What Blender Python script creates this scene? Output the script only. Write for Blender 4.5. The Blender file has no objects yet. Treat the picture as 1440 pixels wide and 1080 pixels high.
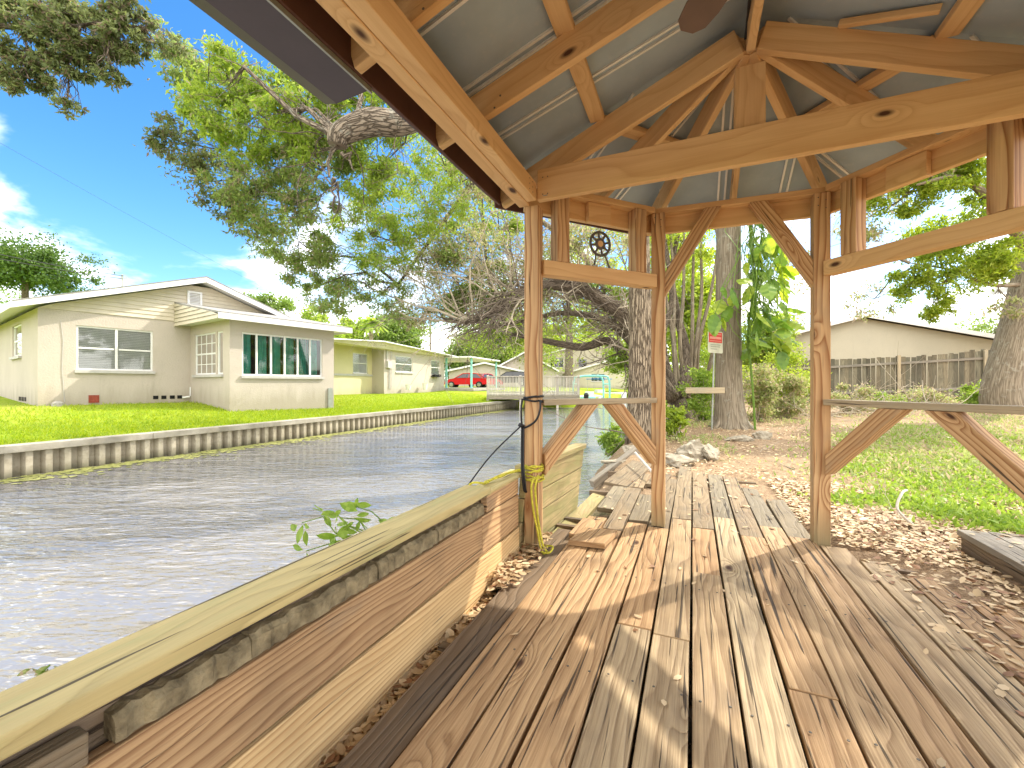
import bpy, math, random
import numpy as np
from mathutils import Vector, Matrix

random.seed(7)
RNG = np.random.default_rng(7)
scene = bpy.context.scene
C = scene.collection
R = math.radians

# ------------------------------------------------------------------ frames
CA, SA = math.cos(R(23)), math.sin(R(23))
UX, VX = Vector((CA, -SA, 0)), Vector((SA, CA, 0))
OR = Vector((0.07, 2.435, 0))


def P(u, v, z=0.0):
    return OR + UX * u + VX * v + Vector((0, 0, z))


def UV(x, y):
    d = Vector((x, y, 0)) - OR
    return d.dot(UX), d.dot(VX)


def W(px, py, Y):
    """a point seen at photo pixel (px,py) standing Y metres in front of the camera"""
    return Vector(((px - 720) / 600 * Y, Y, 1.0 - (py - 540) / 600 * Y))


def smooth(t):
    t = min(1, max(0, t))
    return t * t * (3 - 2 * t)


# ------------------------------------------------------------------ tagging
def tag(o, label=None, cat=None, group=None, kind=None):
    if label: o['label'] = label
    if cat: o['category'] = cat
    if group: o['group'] = group
    if kind: o['kind'] = kind
    return o


def empty(name, loc, label, cat, group=None):
    o = bpy.data.objects.new(name, None)
    C.objects.link(o)
    o.location = loc
    o.empty_display_size = 0.2
    return tag(o, label, cat, group)


def link(name, me, parent=None, bevel=0.0, smooth_=False):
    o = bpy.data.objects.new(name, me)
    C.objects.link(o)
    if parent is not None:
        o.parent = parent
        o.matrix_parent_inverse = Matrix.Translation(-abs_loc(parent))
    if bevel > 0:
        m = o.modifiers.new('bevel', 'BEVEL')
        m.width = bevel; m.segments = 2; m.limit_method = 'ANGLE'; m.angle_limit = R(40)
    if smooth_:
        me.polygons.foreach_set('use_smooth', [True] * len(me.polygons))
    return o


def abs_loc(o):
    p = Vector(o.location)
    if o.parent is not None:
        p = p if o.type == 'EMPTY' else Vector((0, 0, 0))
    return p if o.type == 'EMPTY' else Vector(o.location)


# ------------------------------------------------------------------ mesh builder
class MB:
    def __init__(s):
        s.v = []; s.f = []; s.uv = []; s.mi = []; s.mats = []

    def mat(s, m):
        if m not in s.mats: s.mats.append(m)
        return s.mats.index(m)

    def face(s, pts, uvs=None, m=0):
        i = len(s.v)
        s.v += [tuple(p) for p in pts]
        s.f.append(tuple(range(i, i + len(pts))))
        s.uv += uvs if uvs else [(p[0], p[1]) for p in pts]
        s.mi.append(m)

    def hexa(s, c, m=0, seed=None, along=0):
        """c: 8 corners, index bits = (a,b,c): 0..7 with a the length axis"""
        i = len(s.v)
        s.v += [tuple(p) for p in c]
        c = [Vector(p) for p in c]
        L = (c[1] - c[0]).length; Wd = (c[2] - c[0]).length; H = (c[4] - c[0]).length
        su, sv = (random.random() * 60, random.random() * 60) if seed is None else seed
        def q(a, b, cc, d, uvs):
            s.f.append((i + a, i + b, i + cc, i + d)); s.uv += [(x + su, y + sv) for x, y in uvs]; s.mi.append(m)
        q(0, 2, 3, 1, [(0, 0), (0, Wd), (L, Wd), (L, 0)])
        q(2, 6, 7, 3, [(0, Wd), (0, Wd + H), (L, Wd + H), (L, Wd)])
        q(6, 4, 5, 7, [(0, Wd + H), (0, 2 * Wd + H), (L, 2 * Wd + H), (L, Wd + H)])
        q(4, 0, 1, 5, [(0, 2 * Wd + H), (0, 2 * Wd + 2 * H), (L, 2 * Wd + 2 * H), (L, 2 * Wd + H)])
        q(0, 4, 6, 2, [(0, 0), (0, H), (Wd, H), (Wd, 0)])
        q(1, 3, 7, 5, [(0, 0), (Wd, 0), (Wd, H), (0, H)])

    def beam(s, p0, p1, w, h, up=(0, 0, 1), m=0, segs=1, jit=0.0):
        """bar from p0 to p1 (centre line), w across, h along 'up'"""
        p0, p1 = Vector(p0), Vector(p1)
        d = (p1 - p0).normalized(); up = Vector(up)
        side = d.cross(up).normalized(); upp = side.cross(d).normalized()
        a, b = side * (w / 2), upp * (h / 2)
        s.hexa([p0 - a - b, p1 - a - b, p0 + a - b, p1 + a - b, p0 - a + b, p1 - a + b, p0 + a + b, p1 + a + b], m)

    def box(s, lo, hi, fr=None, m=0):
        """axis box in frame fr(a,b,c)->world; the first axis carries the length"""
        fr = fr or (lambda x, y, z: Vector((x, y, z)))
        c = []
        for k in range(8):
            c.append(fr(hi[0] if k & 1 else lo[0], hi[1] if k & 2 else lo[1], hi[2] if k & 4 else lo[2]))
        s.hexa(c, m)

    def tube(s, pts, rad, n=8, m=0, cap=True):
        pts = [Vector(p) for p in pts]
        if not isinstance(rad, (list, tuple)): rad = [rad] * len(pts)
        i0 = len(s.v); up = Vector((0.13, 0.21, 1)).normalized()
        prev = None; dist = 0; ds = []
        su, sv = random.random() * 60, random.random() * 60
        for k, p in enumerate(pts):
            if k: dist += (p - pts[k - 1]).length
            ds.append(dist)
            d = (pts[min(k + 1, len(pts) - 1)] - pts[max(k - 1, 0)]).normalized()
            if prev is None:
                a = d.cross(up)
                if a.length < 0.05: a = d.cross(Vector((1, 0, 0)))
                a.normalize()
            else:
                a = prev - d * prev.dot(d); a.normalize()
            prev = a; b = d.cross(a)
            for j in range(n):
                t = 2 * math.pi * j / n
                s.v.append(tuple(p + (a * math.cos(t) + b * math.sin(t)) * rad[k]))
        for k in range(len(pts) - 1):
            for j in range(n):
                a0 = i0 + k * n + j; a1 = i0 + k * n + (j + 1) % n
                s.f.append((a0, a1, a1 + n, a0 + n)); s.mi.append(m)
                c = 2 * math.pi * max(rad[0], 0.01) / n
                s.uv += [(ds[k] + su, j * c + sv), (ds[k] + su, (j + 1) * c + sv), (ds[k + 1] + su, (j + 1) * c + sv), (ds[k + 1] + su, j * c + sv)]
        if cap:
            s.f.append(tuple(i0 + j for j in reversed(range(n)))); s.uv += [(0, 0)] * n; s.mi.append(m)
            e = i0 + (len(pts) - 1) * n
            s.f.append(tuple(e + j for j in range(n))); s.uv += [(0, 0)] * n; s.mi.append(m)

    def lathe(s, c, prof, n=16, m=0, axis=(0, 0, 1), xdir=(1, 0, 0)):
        """prof: list of (radius, height) along axis from c"""
        ax = Vector(axis).normalized(); x = Vector(xdir); x = (x - ax * x.dot(ax)).normalized(); y = ax.cross(x)
        i0 = len(s.v); c = Vector(c)
        for r, h in prof:
            for j in range(n):
                t = 2 * math.pi * j / n
                s.v.append(tuple(c + ax * h + (x * math.cos(t) + y * math.sin(t)) * r))
        for k in range(len(prof) - 1):
            for j in range(n):
                a0 = i0 + k * n + j; a1 = i0 + k * n + (j + 1) % n
                s.f.append((a0, a1, a1 + n, a0 + n)); s.mi.append(m)
                s.uv += [(j / n, k), ((j + 1) / n, k), ((j + 1) / n, k + 1), (j / n, k + 1)]
        for e, rev in ((i0, True), (i0 + (len(prof) - 1) * n, False)):
            idx = [e + j for j in range(n)]
            if rev: idx.reverse()
            s.f.append(tuple(idx)); s.uv += [(0, 0)] * n; s.mi.append(m)

    def prism(s, poly, ext, m=0):
        """poly: list of points; ext: vector"""
        i0 = len(s.v); n = len(poly); ext = Vector(ext)
        s.v += [tuple(p) for p in poly] + [tuple(Vector(p) + ext) for p in poly]
        s.f.append(tuple(range(i0, i0 + n))[::-1]); s.uv += [(p[0], p[2]) for p in poly][::-1]; s.mi.append(m)
        s.f.append(tuple(range(i0 + n, i0 + 2 * n))); s.uv += [(p[0], p[2]) for p in poly]; s.mi.append(m)
        for k in range(n):
            a, b = i0 + k, i0 + (k + 1) % n
            s.f.append((a, b, b + n, a + n)); s.mi.append(m)
            L = (Vector(poly[k]) - Vector(poly[(k + 1) % n])).length
            s.uv += [(0, 0), (L, 0), (L, ext.length), (0, ext.length)]

    def build(s, name, mats, parent=None, bevel=0.0, smooth_=False):
        me = bpy.data.meshes.new(name)
        me.from_pydata(s.v, [], s.f)
        uvl = me.uv_layers.new(name='UVMap')
        uvl.data.foreach_set('uv', [x for t in s.uv for x in t])
        if not isinstance(mats, (list, tuple)): mats = [mats]
        for m in mats: me.materials.append(m)
        if len(mats) > 1: me.polygons.foreach_set('material_index', s.mi)
        me.validate(); me.update()
        return link(name, me, parent, bevel, smooth_)


# ------------------------------------------------------------------ materials
class NT:
    def __init__(s, name, kind='mat'):
        s.m = bpy.data.materials.new(name); s.m.use_nodes = True
        s.t = s.m.node_tree; s.t.nodes.clear()
        s.out = s.t.nodes.new('ShaderNodeOutputMaterial')
        s.b = s.t.nodes.new('ShaderNodeBsdfPrincipled')
        s.t.links.new(s.b.outputs[0], s.out.inputs[0])

    def n(s, typ, **kw):
        nd = s.t.nodes.new('ShaderNode' + typ)
        for k, v in kw.items():
            if k in ('ins',):
                for kk, vv in v.items(): s.set(nd, kk, vv)
            else: setattr(nd, k, v)
        return nd

    def set(s, nd, key, val):
        i = nd.inputs[key]
        if isinstance(val, bpy.types.NodeSocket): s.t.links.new(val, i)
        else: i.default_value = val

    def math(s, op, a, b=None, c=None, clamp=False):
        nd = s.t.nodes.new('ShaderNodeMath'); nd.operation = op; nd.use_clamp = clamp
        s.set(nd, 0, a)
        if b is not None: s.set(nd, 1, b)
        if c is not None: s.set(nd, 2, c)
        return nd.outputs[0]

    def comb(s, x, y, z=0.0):
        nd = s.t.nodes.new('ShaderNodeCombineXYZ')
        s.set(nd, 0, x); s.set(nd, 1, y); s.set(nd, 2, z); return nd.outputs[0]

    def noise(s, vec, scale=1.0, detail=3.0, rough=0.55, dist=0.0):
        nd = s.t.nodes.new('ShaderNodeTexNoise')
        if vec is not None: s.set(nd, 'Vector', vec)
        s.set(nd, 'Scale', scale); s.set(nd, 'Detail', detail); s.set(nd, 'Roughness', rough); s.set(nd, 'Distortion', dist)
        return nd.outputs[0]

    def ramp(s, fac, a, b, c0=0.0, c1=1.0, inter='LINEAR'):
        nd = s.t.nodes.new('ShaderNodeMapRange'); nd.clamp = True
        if inter != 'LINEAR': nd.interpolation_type = inter
        s.set(nd, 0, fac); s.set(nd, 1, a); s.set(nd, 2, b); s.set(nd, 3, c0); s.set(nd, 4, c1)
        return nd.outputs[0]

    def mix(s, f, a, b, mode='MIX'):
        nd = s.t.nodes.new('ShaderNodeMix'); nd.data_type = 'RGBA'; nd.blend_type = mode
        s.set(nd, 0, f)
        for k, v in ((6, a), (7, b)):
            s.set(nd, k, v if isinstance(v, bpy.types.NodeSocket) else (*v, 1.0) if len(v) == 3 else v)
        return nd.outputs[2]

    def bump(s, h, strength=0.3, dist=0.01):
        nd = s.t.nodes.new('ShaderNodeBump'); s.set(nd, 'Strength', strength); s.set(nd, 'Distance', dist); s.set(nd, 'Height', h)
        s.t.links.new(nd.outputs[0], s.b.inputs['Normal']); return nd

    def base(s, c, rough=0.7, spec=0.3):
        s.set(s.b, 'Base Color', c if isinstance(c, bpy.types.NodeSocket) else (*c, 1.0))
        s.set(s.b, 'Roughness', rough); s.set(s.b, 'Specular IOR Level', spec)


def wood(name, light, dark, ring=22.0, warp=1.6, knots=0.6, grey=0.0, greycol=(0.3, 0.28, 0.24), crack=0.0,
         rough=0.65, vary=0.35, ringmix=0.65, bump=0.25, moss=0.0, mosscol=(0.2, 0.22, 0.07), stain=0.0, foot=False, fineamt=0.7):
    s = NT(name)
    uvn = s.n('UVMap'); sep = s.n('SeparateXYZ'); s.set(sep, 0, uvn.outputs[0])
    x, y = sep.outputs[0], sep.outputs[1]
    w1 = s.noise(s.comb(s.math('MULTIPLY', x, 0.9), s.math('MULTIPLY', y, 4.0)), 1.0, 2.0)
    # knots
    vo = s.n('TexVoronoi'); s.set(vo, 'Vector', s.comb(s.math('MULTIPLY', x, 2.2), s.math('MULTIPLY', y, 5.0))); s.set(vo, 'Scale', 1.0)
    sc = s.n('SeparateColor'); s.set(sc, 0, vo.outputs['Color'])
    keep = s.math('GREATER_THAN', sc.outputs[0], 1.0 - knots)
    d = vo.outputs['Distance']
    size = s.math('MULTIPLY_ADD', sc.outputs[1], 0.06, 0.04)
    core = s.math('MULTIPLY', s.ramp(s.math('DIVIDE', d, size), 0.6, 1.3, 1.0, 0.0), keep)
    halo = s.math('MULTIPLY', s.ramp(d, 0.0, 0.35, 1.0, 0.0, 'SMOOTHSTEP'), keep)
    field = s.math('ADD', s.math('MULTIPLY', y, ring), s.math('ADD', s.math('MULTIPLY', w1, warp * 6), s.math('MULTIPLY', halo, 3.0)))
    saw = s.math('FRACT', field)
    rings = s.math('POWER', s.math('MULTIPLY', s.ramp(saw, 0, 0.85, 0.0, 1.0), s.ramp(saw, 0.85, 1.0, 1.0, 0.0)), 2.2)
    fine = s.noise(s.comb(s.math('MULTIPLY', x, 3.5), s.math('MULTIPLY', y, 160.0)), 1.0, 3.0)
    mid = s.noise(s.comb(s.math('MULTIPLY', x, 1.1), s.math('MULTIPLY', y, 14.0)), 1.0, 3.0)
    f = s.math('ADD', s.math('MULTIPLY', rings, ringmix), s.math('MULTIPLY', s.math('SUBTRACT', fine, 0.4), fineamt), clamp=True)
    col = s.mix(f, light, dark)
    col = s.mix(s.ramp(mid, 0.35, 0.75, 0.0, 0.45), col, dark)
    geo = s.n('NewGeometry'); rnd = geo.outputs['Random Per Island']
    hsv = s.n('HueSaturation')
    s.set(hsv, 'Color', col); s.set(hsv, 'Value', s.math('MULTIPLY_ADD', rnd, vary, 1.0 - vary / 2))
    r2 = s.math('FRACT', s.math('MULTIPLY', rnd, 7.31))
    s.set(hsv, 'Hue', s.math('MULTIPLY_ADD', r2, 0.02, 0.49)); s.set(hsv, 'Saturation', s.math('MULTIPLY_ADD', r2, -0.25, 1.1))
    col = hsv.outputs[0]
    if grey > 0:
        g = s.noise(s.comb(s.math('MULTIPLY', x, 1.3), s.math('MULTIPLY', y, 5.0)), 1.0, 4.0, 0.65)
        g = s.math('ADD', g, s.math('MULTIPLY', s.math('SUBTRACT', r2, 0.5), 0.12))
        col = s.mix(s.ramp(g, 0.62 - grey * 0.4, 0.85 - grey * 0.35, 0.0, 0.85), col, s.mix(fine, greycol, tuple(c * 0.45 for c in greycol)))
    if moss > 0:
        g = s.noise(s.comb(s.math('MULTIPLY', x, 2.0), s.math('MULTIPLY', y, 9.0)), 1.0, 5.0, 0.7)
        col = s.mix(s.ramp(g, 0.7 - moss * 0.45, 0.85 - moss * 0.35, 0.0, 0.8), col, mosscol)
    if stain > 0:
        tc = s.n('TexCoord')
        g = s.noise(tc.outputs['Object'], 2.3, 4.0, 0.6)
        col = s.mix(s.ramp(g, 0.52, 0.72, 0.0, stain), col, (0.06, 0.045, 0.035))
    if foot:   # damp green-grey weathering at the foot of the posts
        tc = s.n('TexCoord'); sp_ = s.n('SeparateXYZ'); s.set(sp_, 0, tc.outputs['Object'])
        zf_ = s.math('ADD', sp_.outputs[2], s.math('MULTIPLY', mid, 0.25))
        col = s.mix(s.ramp(zf_, 0.12, 0.34, 0.75, 0.0), col, (0.22, 0.2, 0.11))
    col = s.mix(core, col, (0.07, 0.03, 0.015))
    h = s.math('ADD', s.math('MULTIPLY', fine, 0.6), s.math('MULTIPLY', rings, 0.5))
    if crack > 0:
        wv = s.noise(s.comb(s.math('MULTIPLY', x, 1.4), s.math('MULTIPLY', y, 55.0)), 1.0, 3.0, 0.5, 0.4)
        ck = s.ramp(wv, 0.68 - crack * 0.06, 0.72 - crack * 0.06, 0.0, 1.0)
        col = s.mix(s.math('MULTIPLY', ck, 0.85), col, (0.035, 0.025, 0.018))
        h = s.math('SUBTRACT', h, s.math('MULTIPLY', ck, 1.5))
    s.base(col, rough, 0.25)
    s.bump(h, bump, 0.006)
    return s.m


def plain(name, col, rough=0.6, spec=0.4, metal=0.0, nscale=6.0, namt=0.25, bump=0.1, bscale=40.0, col2=None, coords='Object'):
    s = NT(name); tc = s.n('TexCoord'); v = tc.outputs[coords]
    n1 = s.noise(v, nscale, 5.0, 0.6)
    c2 = col2 or tuple(c * (1 - namt) for c in col)
    s.base(s.mix(s.ramp(n1, 0.3, 0.75), col, c2), rough, spec)
    s.set(s.b, 'Metallic', metal)
    if bump > 0: s.bump(s.noise(v, bscale, 4.0, 0.6), bump, 0.01)
    return s.m


def leafmat(name, c1, c2, trans=0.45, rough=0.5, odd=None, oddp=0.0):
    s = NT(name); geo = s.n('NewGeometry'); rnd = geo.outputs['Random Per Island']
    col = s.mix(rnd, c1, c2)
    if odd:
        r2 = s.math('FRACT', s.math('MULTIPLY', rnd, 13.7))
        col = s.mix(s.math('LESS_THAN', r2, oddp), col, odd)
    s.base(col, rough, 0.35)
    tr = s.n('BsdfTranslucent'); 
    hs = s.n('HueSaturation'); s.set(hs, 'Color', col); s.set(hs, 'Value', 1.5); s.set(hs, 'Hue', 0.485); s.set(hs, 'Saturation', 1.1)
    s.set(tr, 'Color', hs.outputs[0])
    mx = s.n('MixShader'); s.set(mx, 0, trans)
    s.t.links.new(s.b.outputs[0], mx.inputs[1]); s.t.links.new(tr.outputs[0], mx.inputs[2])
    s.t.links.new(mx.outputs[0], s.out.inputs[0])
    return s.m


def bark(name, c1, c2, sx=14.0, sz=2.2, strength=0.9, dist=0.03, lich=None):
    s = NT(name); uvn = s.n('UVMap'); sep = s.n('SeparateXYZ'); s.set(sep, 0, uvn.outputs[0])
    v = s.comb(s.math('MULTIPLY', sep.outputs[0], sz), s.math('MULTIPLY', sep.outputs[1], sx))
    vo = s.n('TexVoronoi', feature='DISTANCE_TO_EDGE'); 
    nz = s.noise(v, 1.2, 3.0)
    vv = s.n('VectorMath', operation='ADD'); s.set(vv, 0, v); s.set(vv, 1, s.comb(s.math('MULTIPLY', nz, 1.6), s.math('MULTIPLY', nz, 1.2)))
    s.set(vo, 'Vector', vv.outputs[0]); s.set(vo, 'Scale', 1.0)
    e = s.ramp(vo.outputs['Distance'], 0.0, 0.16)
    n2 = s.noise(v, 4.0, 5.0, 0.65)
    h = s.math('MULTIPLY', e, s.math('MULTIPLY_ADD', n2, 0.7, 0.5))
    col = s.mix(h, c2, c1)
    if lich:
        tc = s.n('TexCoord'); g = s.noise(tc.outputs['Object'], 5.0, 5.0, 0.7)
        col = s.mix(s.ramp(g, 0.56, 0.66, 0.0, 0.6), col, lich)
    s.base(col, 0.9, 0.1); s.bump(h, strength, dist)
    return s.m


M = {}
M['pine'] = wood('pine_wood', (0.76, 0.545, 0.28), (0.52, 0.31, 0.135), ring=15, warp=0.9, knots=0.8, vary=0.3, ringmix=0.42, bump=0.15)
M['post'] = wood('post_wood', (0.68, 0.485, 0.26), (0.30, 0.155, 0.065), ring=26, warp=0.8, knots=0.6, grey=0.28, greycol=(0.44, 0.36, 0.24), crack=0.55, vary=0.2, ringmix=0.95, bump=0.4, foot=True)
M['plank'] = wood('wall_plank_wood', (0.58, 0.415, 0.225), (0.27, 0.16, 0.08), ring=46, warp=1.3, fineamt=1.0, crack=0.6, knots=0.15, grey=0.15, greycol=(0.33, 0.27, 0.2), vary=0.3, ringmix=0.9, bump=0.35, stain=0.35)
M['plank_pale'] = wood('pale_plank_wood', (0.78, 0.60, 0.32), (0.46, 0.28, 0.12), ring=46, warp=1.2, knots=0.15, crack=0.3, vary=0.15, ringmix=0.8, bump=0.35, stain=0.2)
M['moss_plank'] = wood('mossy_plank_wood', (0.5, 0.4, 0.22), (0.27, 0.2, 0.1), ring=26, knots=0.1, moss=0.75, mosscol=(0.26, 0.25, 0.1), vary=0.3, bump=0.4, stain=0.4)
M['cap'] = wood('cap_board_wood', (0.62, 0.53, 0.26), (0.36, 0.3, 0.14), ring=16, knots=0.1, moss=0.45, mosscol=(0.40, 0.41, 0.19), crack=0.85, vary=0.15, ringmix=0.5, bump=0.4)
ROT = True
M['deck'] = wood('deck_wood', (0.53, 0.375, 0.205), (0.23, 0.14, 0.068), ring=22, warp=1.0, knots=0.5, grey=0.16, greycol=(0.3, 0.22, 0.14), crack=1.0, vary=0.16, ringmix=0.6, bump=0.8, stain=0.3, fineamt=1.5)
M['deck_old'] = wood('old_deck_wood', (0.30, 0.235, 0.145), (0.15, 0.11, 0.065), ring=20, warp=1.1, knots=0.2, fineamt=1.3, grey=0.5, greycol=(0.27, 0.225, 0.155), crack=1.0, vary=0.5, ringmix=0.5, bump=0.8, stain=0.5)
M['deck_dark'] = wood('dark_deck_wood', (0.25, 0.19, 0.125), (0.11, 0.08, 0.05), ring=20, knots=0.1, grey=0.4, greycol=(0.14, 0.12, 0.1), crack=1.0, vary=0.3, bump=0.7)
M['grey_wood'] = wood('grey_weathered_wood', (0.36, 0.32, 0.25), (0.19, 0.165, 0.125), ring=18, knots=0.1, grey=0.6, greycol=(0.3, 0.275, 0.225), crack=0.8, vary=0.3, bump=0.6)
M['fence'] = wood('fence_wood', (0.2, 0.175, 0.115), (0.09, 0.078, 0.05), ring=18, knots=0.1, grey=0.4, greycol=(0.15, 0.145, 0.1), crack=0.6, vary=0.9, bump=0.5, stain=0.3)
M['pale_wood'] = wood('pale_weathered_wood', (0.62, 0.58, 0.5), (0.42, 0.38, 0.32), ring=18, knots=0.0, grey=0.4, greycol=(0.5, 0.48, 0.43), vary=0.35, bump=0.2)
M['beige_wood'] = wood('aged_timber', (0.5, 0.42, 0.28), (0.3, 0.24, 0.14), ring=20, knots=0.1, grey=0.5, greycol=(0.4, 0.37, 0.28), crack=0.6, bump=0.4)


def metal_roof(name, col, rough):
    s = NT(name); tc = s.n('TexCoord')
    n1 = s.noise(tc.outputs['Object'], 2.0, 4.0, 0.6); n2 = s.noise(tc.outputs['Object'], 30.0, 3.0)
    c = s.mix(s.ramp(n1, 0.35, 0.7), col, tuple(x * 0.75 for x in col))
    s.base(s.mix(s.ramp(n2, 0.55, 0.75, 0, 0.25), c, (0.5, 0.5, 0.48)), rough, 0.5); s.set(s.b, 'Metallic', 0.1)
    s.bump(n1, 0.1, 0.02); return s.m


M['roof_metal'] = metal_roof('grey_roof_sheet', (0.36, 0.44, 0.5), 0.42)
M['rib'] = plain('pale_roof_rib', (0.85, 0.84, 0.8), 0.4, 0.5, 0.3)
M['rot'] = plain('rotten_wood', (0.36, 0.30, 0.18), 0.9, 0.1, 0, 22, 0.6, 1.0, 40, (0.10, 0.08, 0.05))
M['brown_metal'] = plain('dark_brown_metal', (0.06, 0.04, 0.045), 0.28, 0.5, 0.0, 3.0, 0.3, 0.03)
M['brown_paint'] = plain('brown_soffit', (0.13, 0.06, 0.045), 0.6, 0.3, 0.0, 5.0, 0.4, 0.1)
M['rope_y'] = plain('yellow_rope', (0.72, 0.66, 0.08), 0.8, 0.2, 0.0, 60.0, 0.5, 0.6, 150.0)
M['cord'] = plain('black_cord', (0.012, 0.012, 0.014), 0.5, 0.4, 0.0, 40, 0.2, 0.2)
M['rust'] = plain('dull_steel', (0.16, 0.14, 0.115), 0.55, 0.5, 0.5, 30, 0.5, 0.3)
M['fan_blade'] = plain('fan_blade_brown', (0.13, 0.075, 0.05), 0.4, 0.4, 0, 8, 0.25, 0.02)
M['black'] = plain('black_plastic', (0.015, 0.015, 0.017), 0.45, 0.4)


def stucco(name, col):
    s = NT(name); tc = s.n('TexCoord'); v = tc.outputs['Object']
    n1 = s.noise(v, 0.8, 5.0, 0.6); n2 = s.noise(v, 25.0, 5.0, 0.65)
    c = s.mix(s.ramp(n1, 0.35, 0.7, 0, 0.5), col, tuple(x * 0.82 for x in col))
    c = s.mix(s.ramp(n2, 0.5, 0.75, 0, 0.25), c, tuple(x * 0.7 for x in col))
    sp_ = s.n('SeparateXYZ'); s.set(sp_, 0, v); st = s.noise(s.comb(s.math('MULTIPLY', sp_.outputs[0], 3.0), s.math('MULTIPLY', sp_.outputs[1], 3.0), s.math('MULTIPLY', sp_.outputs[2], 0.5)), 1.0, 5.0, 0.65)
    dz = s.math('ADD', sp_.outputs[2], s.math('MULTIPLY', st, -1.1))
    c = s.mix(s.ramp(dz, -0.15, 0.35, 0.5, 0.0), c, (0.26, 0.23, 0.16)); c = s.mix(s.ramp(st, 0.58, 0.75, 0, 0.22), c, tuple(x * 0.6 for x in col))
    s.base(c, 0.9, 0.15); s.bump(n2, 0.5, 0.02); return s.m


M['stucco'] = stucco('beige_stucco', (0.50, 0.445, 0.385))
M['stucco_y'] = stucco('cream_stucco', (0.52, 0.48, 0.37))
M['stucco_yel'] = stucco('yellow_stucco', (0.62, 0.56, 0.34))
M['siding'] = plain('cream_siding', (0.6, 0.54, 0.42), 0.6, 0.3, 0, 3, 0.15, 0.05)
M['white'] = plain('white_paint', (0.74, 0.74, 0.72), 0.45, 0.4, 0, 4, 0.12, 0.03)
M['greywhite'] = plain('grey_sill', (0.5, 0.48, 0.46), 0.7, 0.3, 0, 6, 0.2, 0.1)
M['shingle'] = plain('grey_shingle', (0.32, 0.31, 0.29), 0.9, 0.15, 0, 14, 0.45, 0.6, 30)
M['teal'] = plain('teal_curtain', (0.1, 0.6, 0.48), 0.8, 0.2, 0, 5, 0.3, 0)
M['turq'] = plain('turquoise_paint', (0.25, 0.62, 0.58), 0.4, 0.4, 0, 5, 0.2, 0)
M['red_brick'] = plain('red_brick', (0.3, 0.07, 0.045), 0.85, 0.2, 0, 20, 0.4, 0.5)
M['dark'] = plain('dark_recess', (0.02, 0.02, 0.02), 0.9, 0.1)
M['concrete'] = plain('concrete', (0.42, 0.4, 0.35), 0.85, 0.2, 0, 5, 0.4, 0.4, 30)
def seawall_mat():
    s = NT('seawall_sheet'); tc = s.n('TexCoord'); sp_ = s.n('SeparateXYZ'); s.set(sp_, 0, tc.outputs['Object'])
    n1 = s.noise(tc.outputs['Object'], 1.4, 5.0, 0.65); n2 = s.noise(tc.outputs['Object'], 14.0, 5.0, 0.65)
    c = s.mix(s.ramp(n1, 0.3, 0.7), (0.52, 0.47, 0.38), (0.33, 0.29, 0.22)); c = s.mix(s.ramp(n2, 0.5, 0.75, 0, 0.5), c, (0.16, 0.13, 0.09))
    zt = s.math('ADD', sp_.outputs[2], s.math('MULTIPLY', n1, 0.18))
    c = s.mix(s.ramp(zt, -0.42, -0.24, 0.85, 0.0), c, (0.10, 0.095, 0.045))
    s.base(c, 0.75, 0.25); s.bump(n2, 0.4, 0.01); return s.m


M['seawall'] = seawall_mat()
M['seacap'] = plain('seawall_cap', (0.42, 0.39, 0.33), 0.8, 0.2, 0, 1.6, 0.5, 0.5, 25, (0.22, 0.2, 0.15))
M['car_red'] = plain('red_car_paint', (0.55, 0.015, 0.02), 0.2, 0.6, 0, 3, 0.1, 0)
M['car_crim'] = plain('crimson_car_paint', (0.42, 0.015, 0.06), 0.2, 0.6, 0, 3, 0.1, 0)
M['car_black'] = plain('black_car_paint', (0.015, 0.016, 0.018), 0.2, 0.6, 0, 3, 0.1, 0)
M['tyre'] = plain('tyre_rubber', (0.02, 0.02, 0.02), 0.8, 0.2)
M['chrome'] = plain('rim_metal', (0.5, 0.5, 0.5), 0.3, 0.5, 0.8)
M['tail'] = plain('tail_lamp_red', (0.5, 0.02, 0.02), 0.2, 0.6)
M['rock'] = plain('limestone_rock', (0.44, 0.39, 0.30), 0.9, 0.15, 0, 11, 0.6, 1.0, 16, (0.17, 0.145, 0.105))
M['sign_red'] = plain('sign_red', (0.65, 0.06, 0.05), 0.45, 0.4, 0, 12, 0.3, 0)
M['sign_white'] = plain('sign_white', (0.62, 0.62, 0.5), 0.5, 0.4, 0, 12, 0.25, 0)
M['galv'] = plain('galvanised_steel', (0.4, 0.42, 0.38), 0.5, 0.5, 0.5)
M['boat'] = plain('boat_gelcoat', (0.72, 0.74, 0.74), 0.25, 0.5, 0, 3, 0.1, 0)
M['blue_tarp'] = plain('blue_tarp', (0.04, 0.2, 0.5), 0.6, 0.3)
M['tan_roof'] = plain('tan_shingle', (0.33, 0.27, 0.2), 0.9, 0.1, 0, 8, 0.4, 0.3)


def glassmat(name):
    s = NT(name); s.base((0.02, 0.025, 0.025), 0.03, 0.9)
    tr = s.n('BsdfTransparent'); s.set(tr, 'Color', (0.92, 0.95, 0.94, 1))
    gl = s.n('BsdfGlossy'); s.set(gl, 'Roughness', 0.03)
    fr_ = s.n('Fresnel'); s.set(fr_, 'IOR', 1.6)
    mx = s.n('MixShader'); s.set(mx, 0, s.math('ADD', fr_.outputs[0], 0.06))
    s.t.links.new(tr.outputs[0], mx.inputs[1]); s.t.links.new(gl.outputs[0], mx.inputs[2]); s.t.links.new(mx.outputs[0], s.out.inputs[0])
    return s.m


M['glass'] = glassmat('window_glass')
M['car_glass'] = plain('car_glass', (0.01, 0.012, 0.014), 0.05, 0.8, 0, 1, 0, 0)

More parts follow.
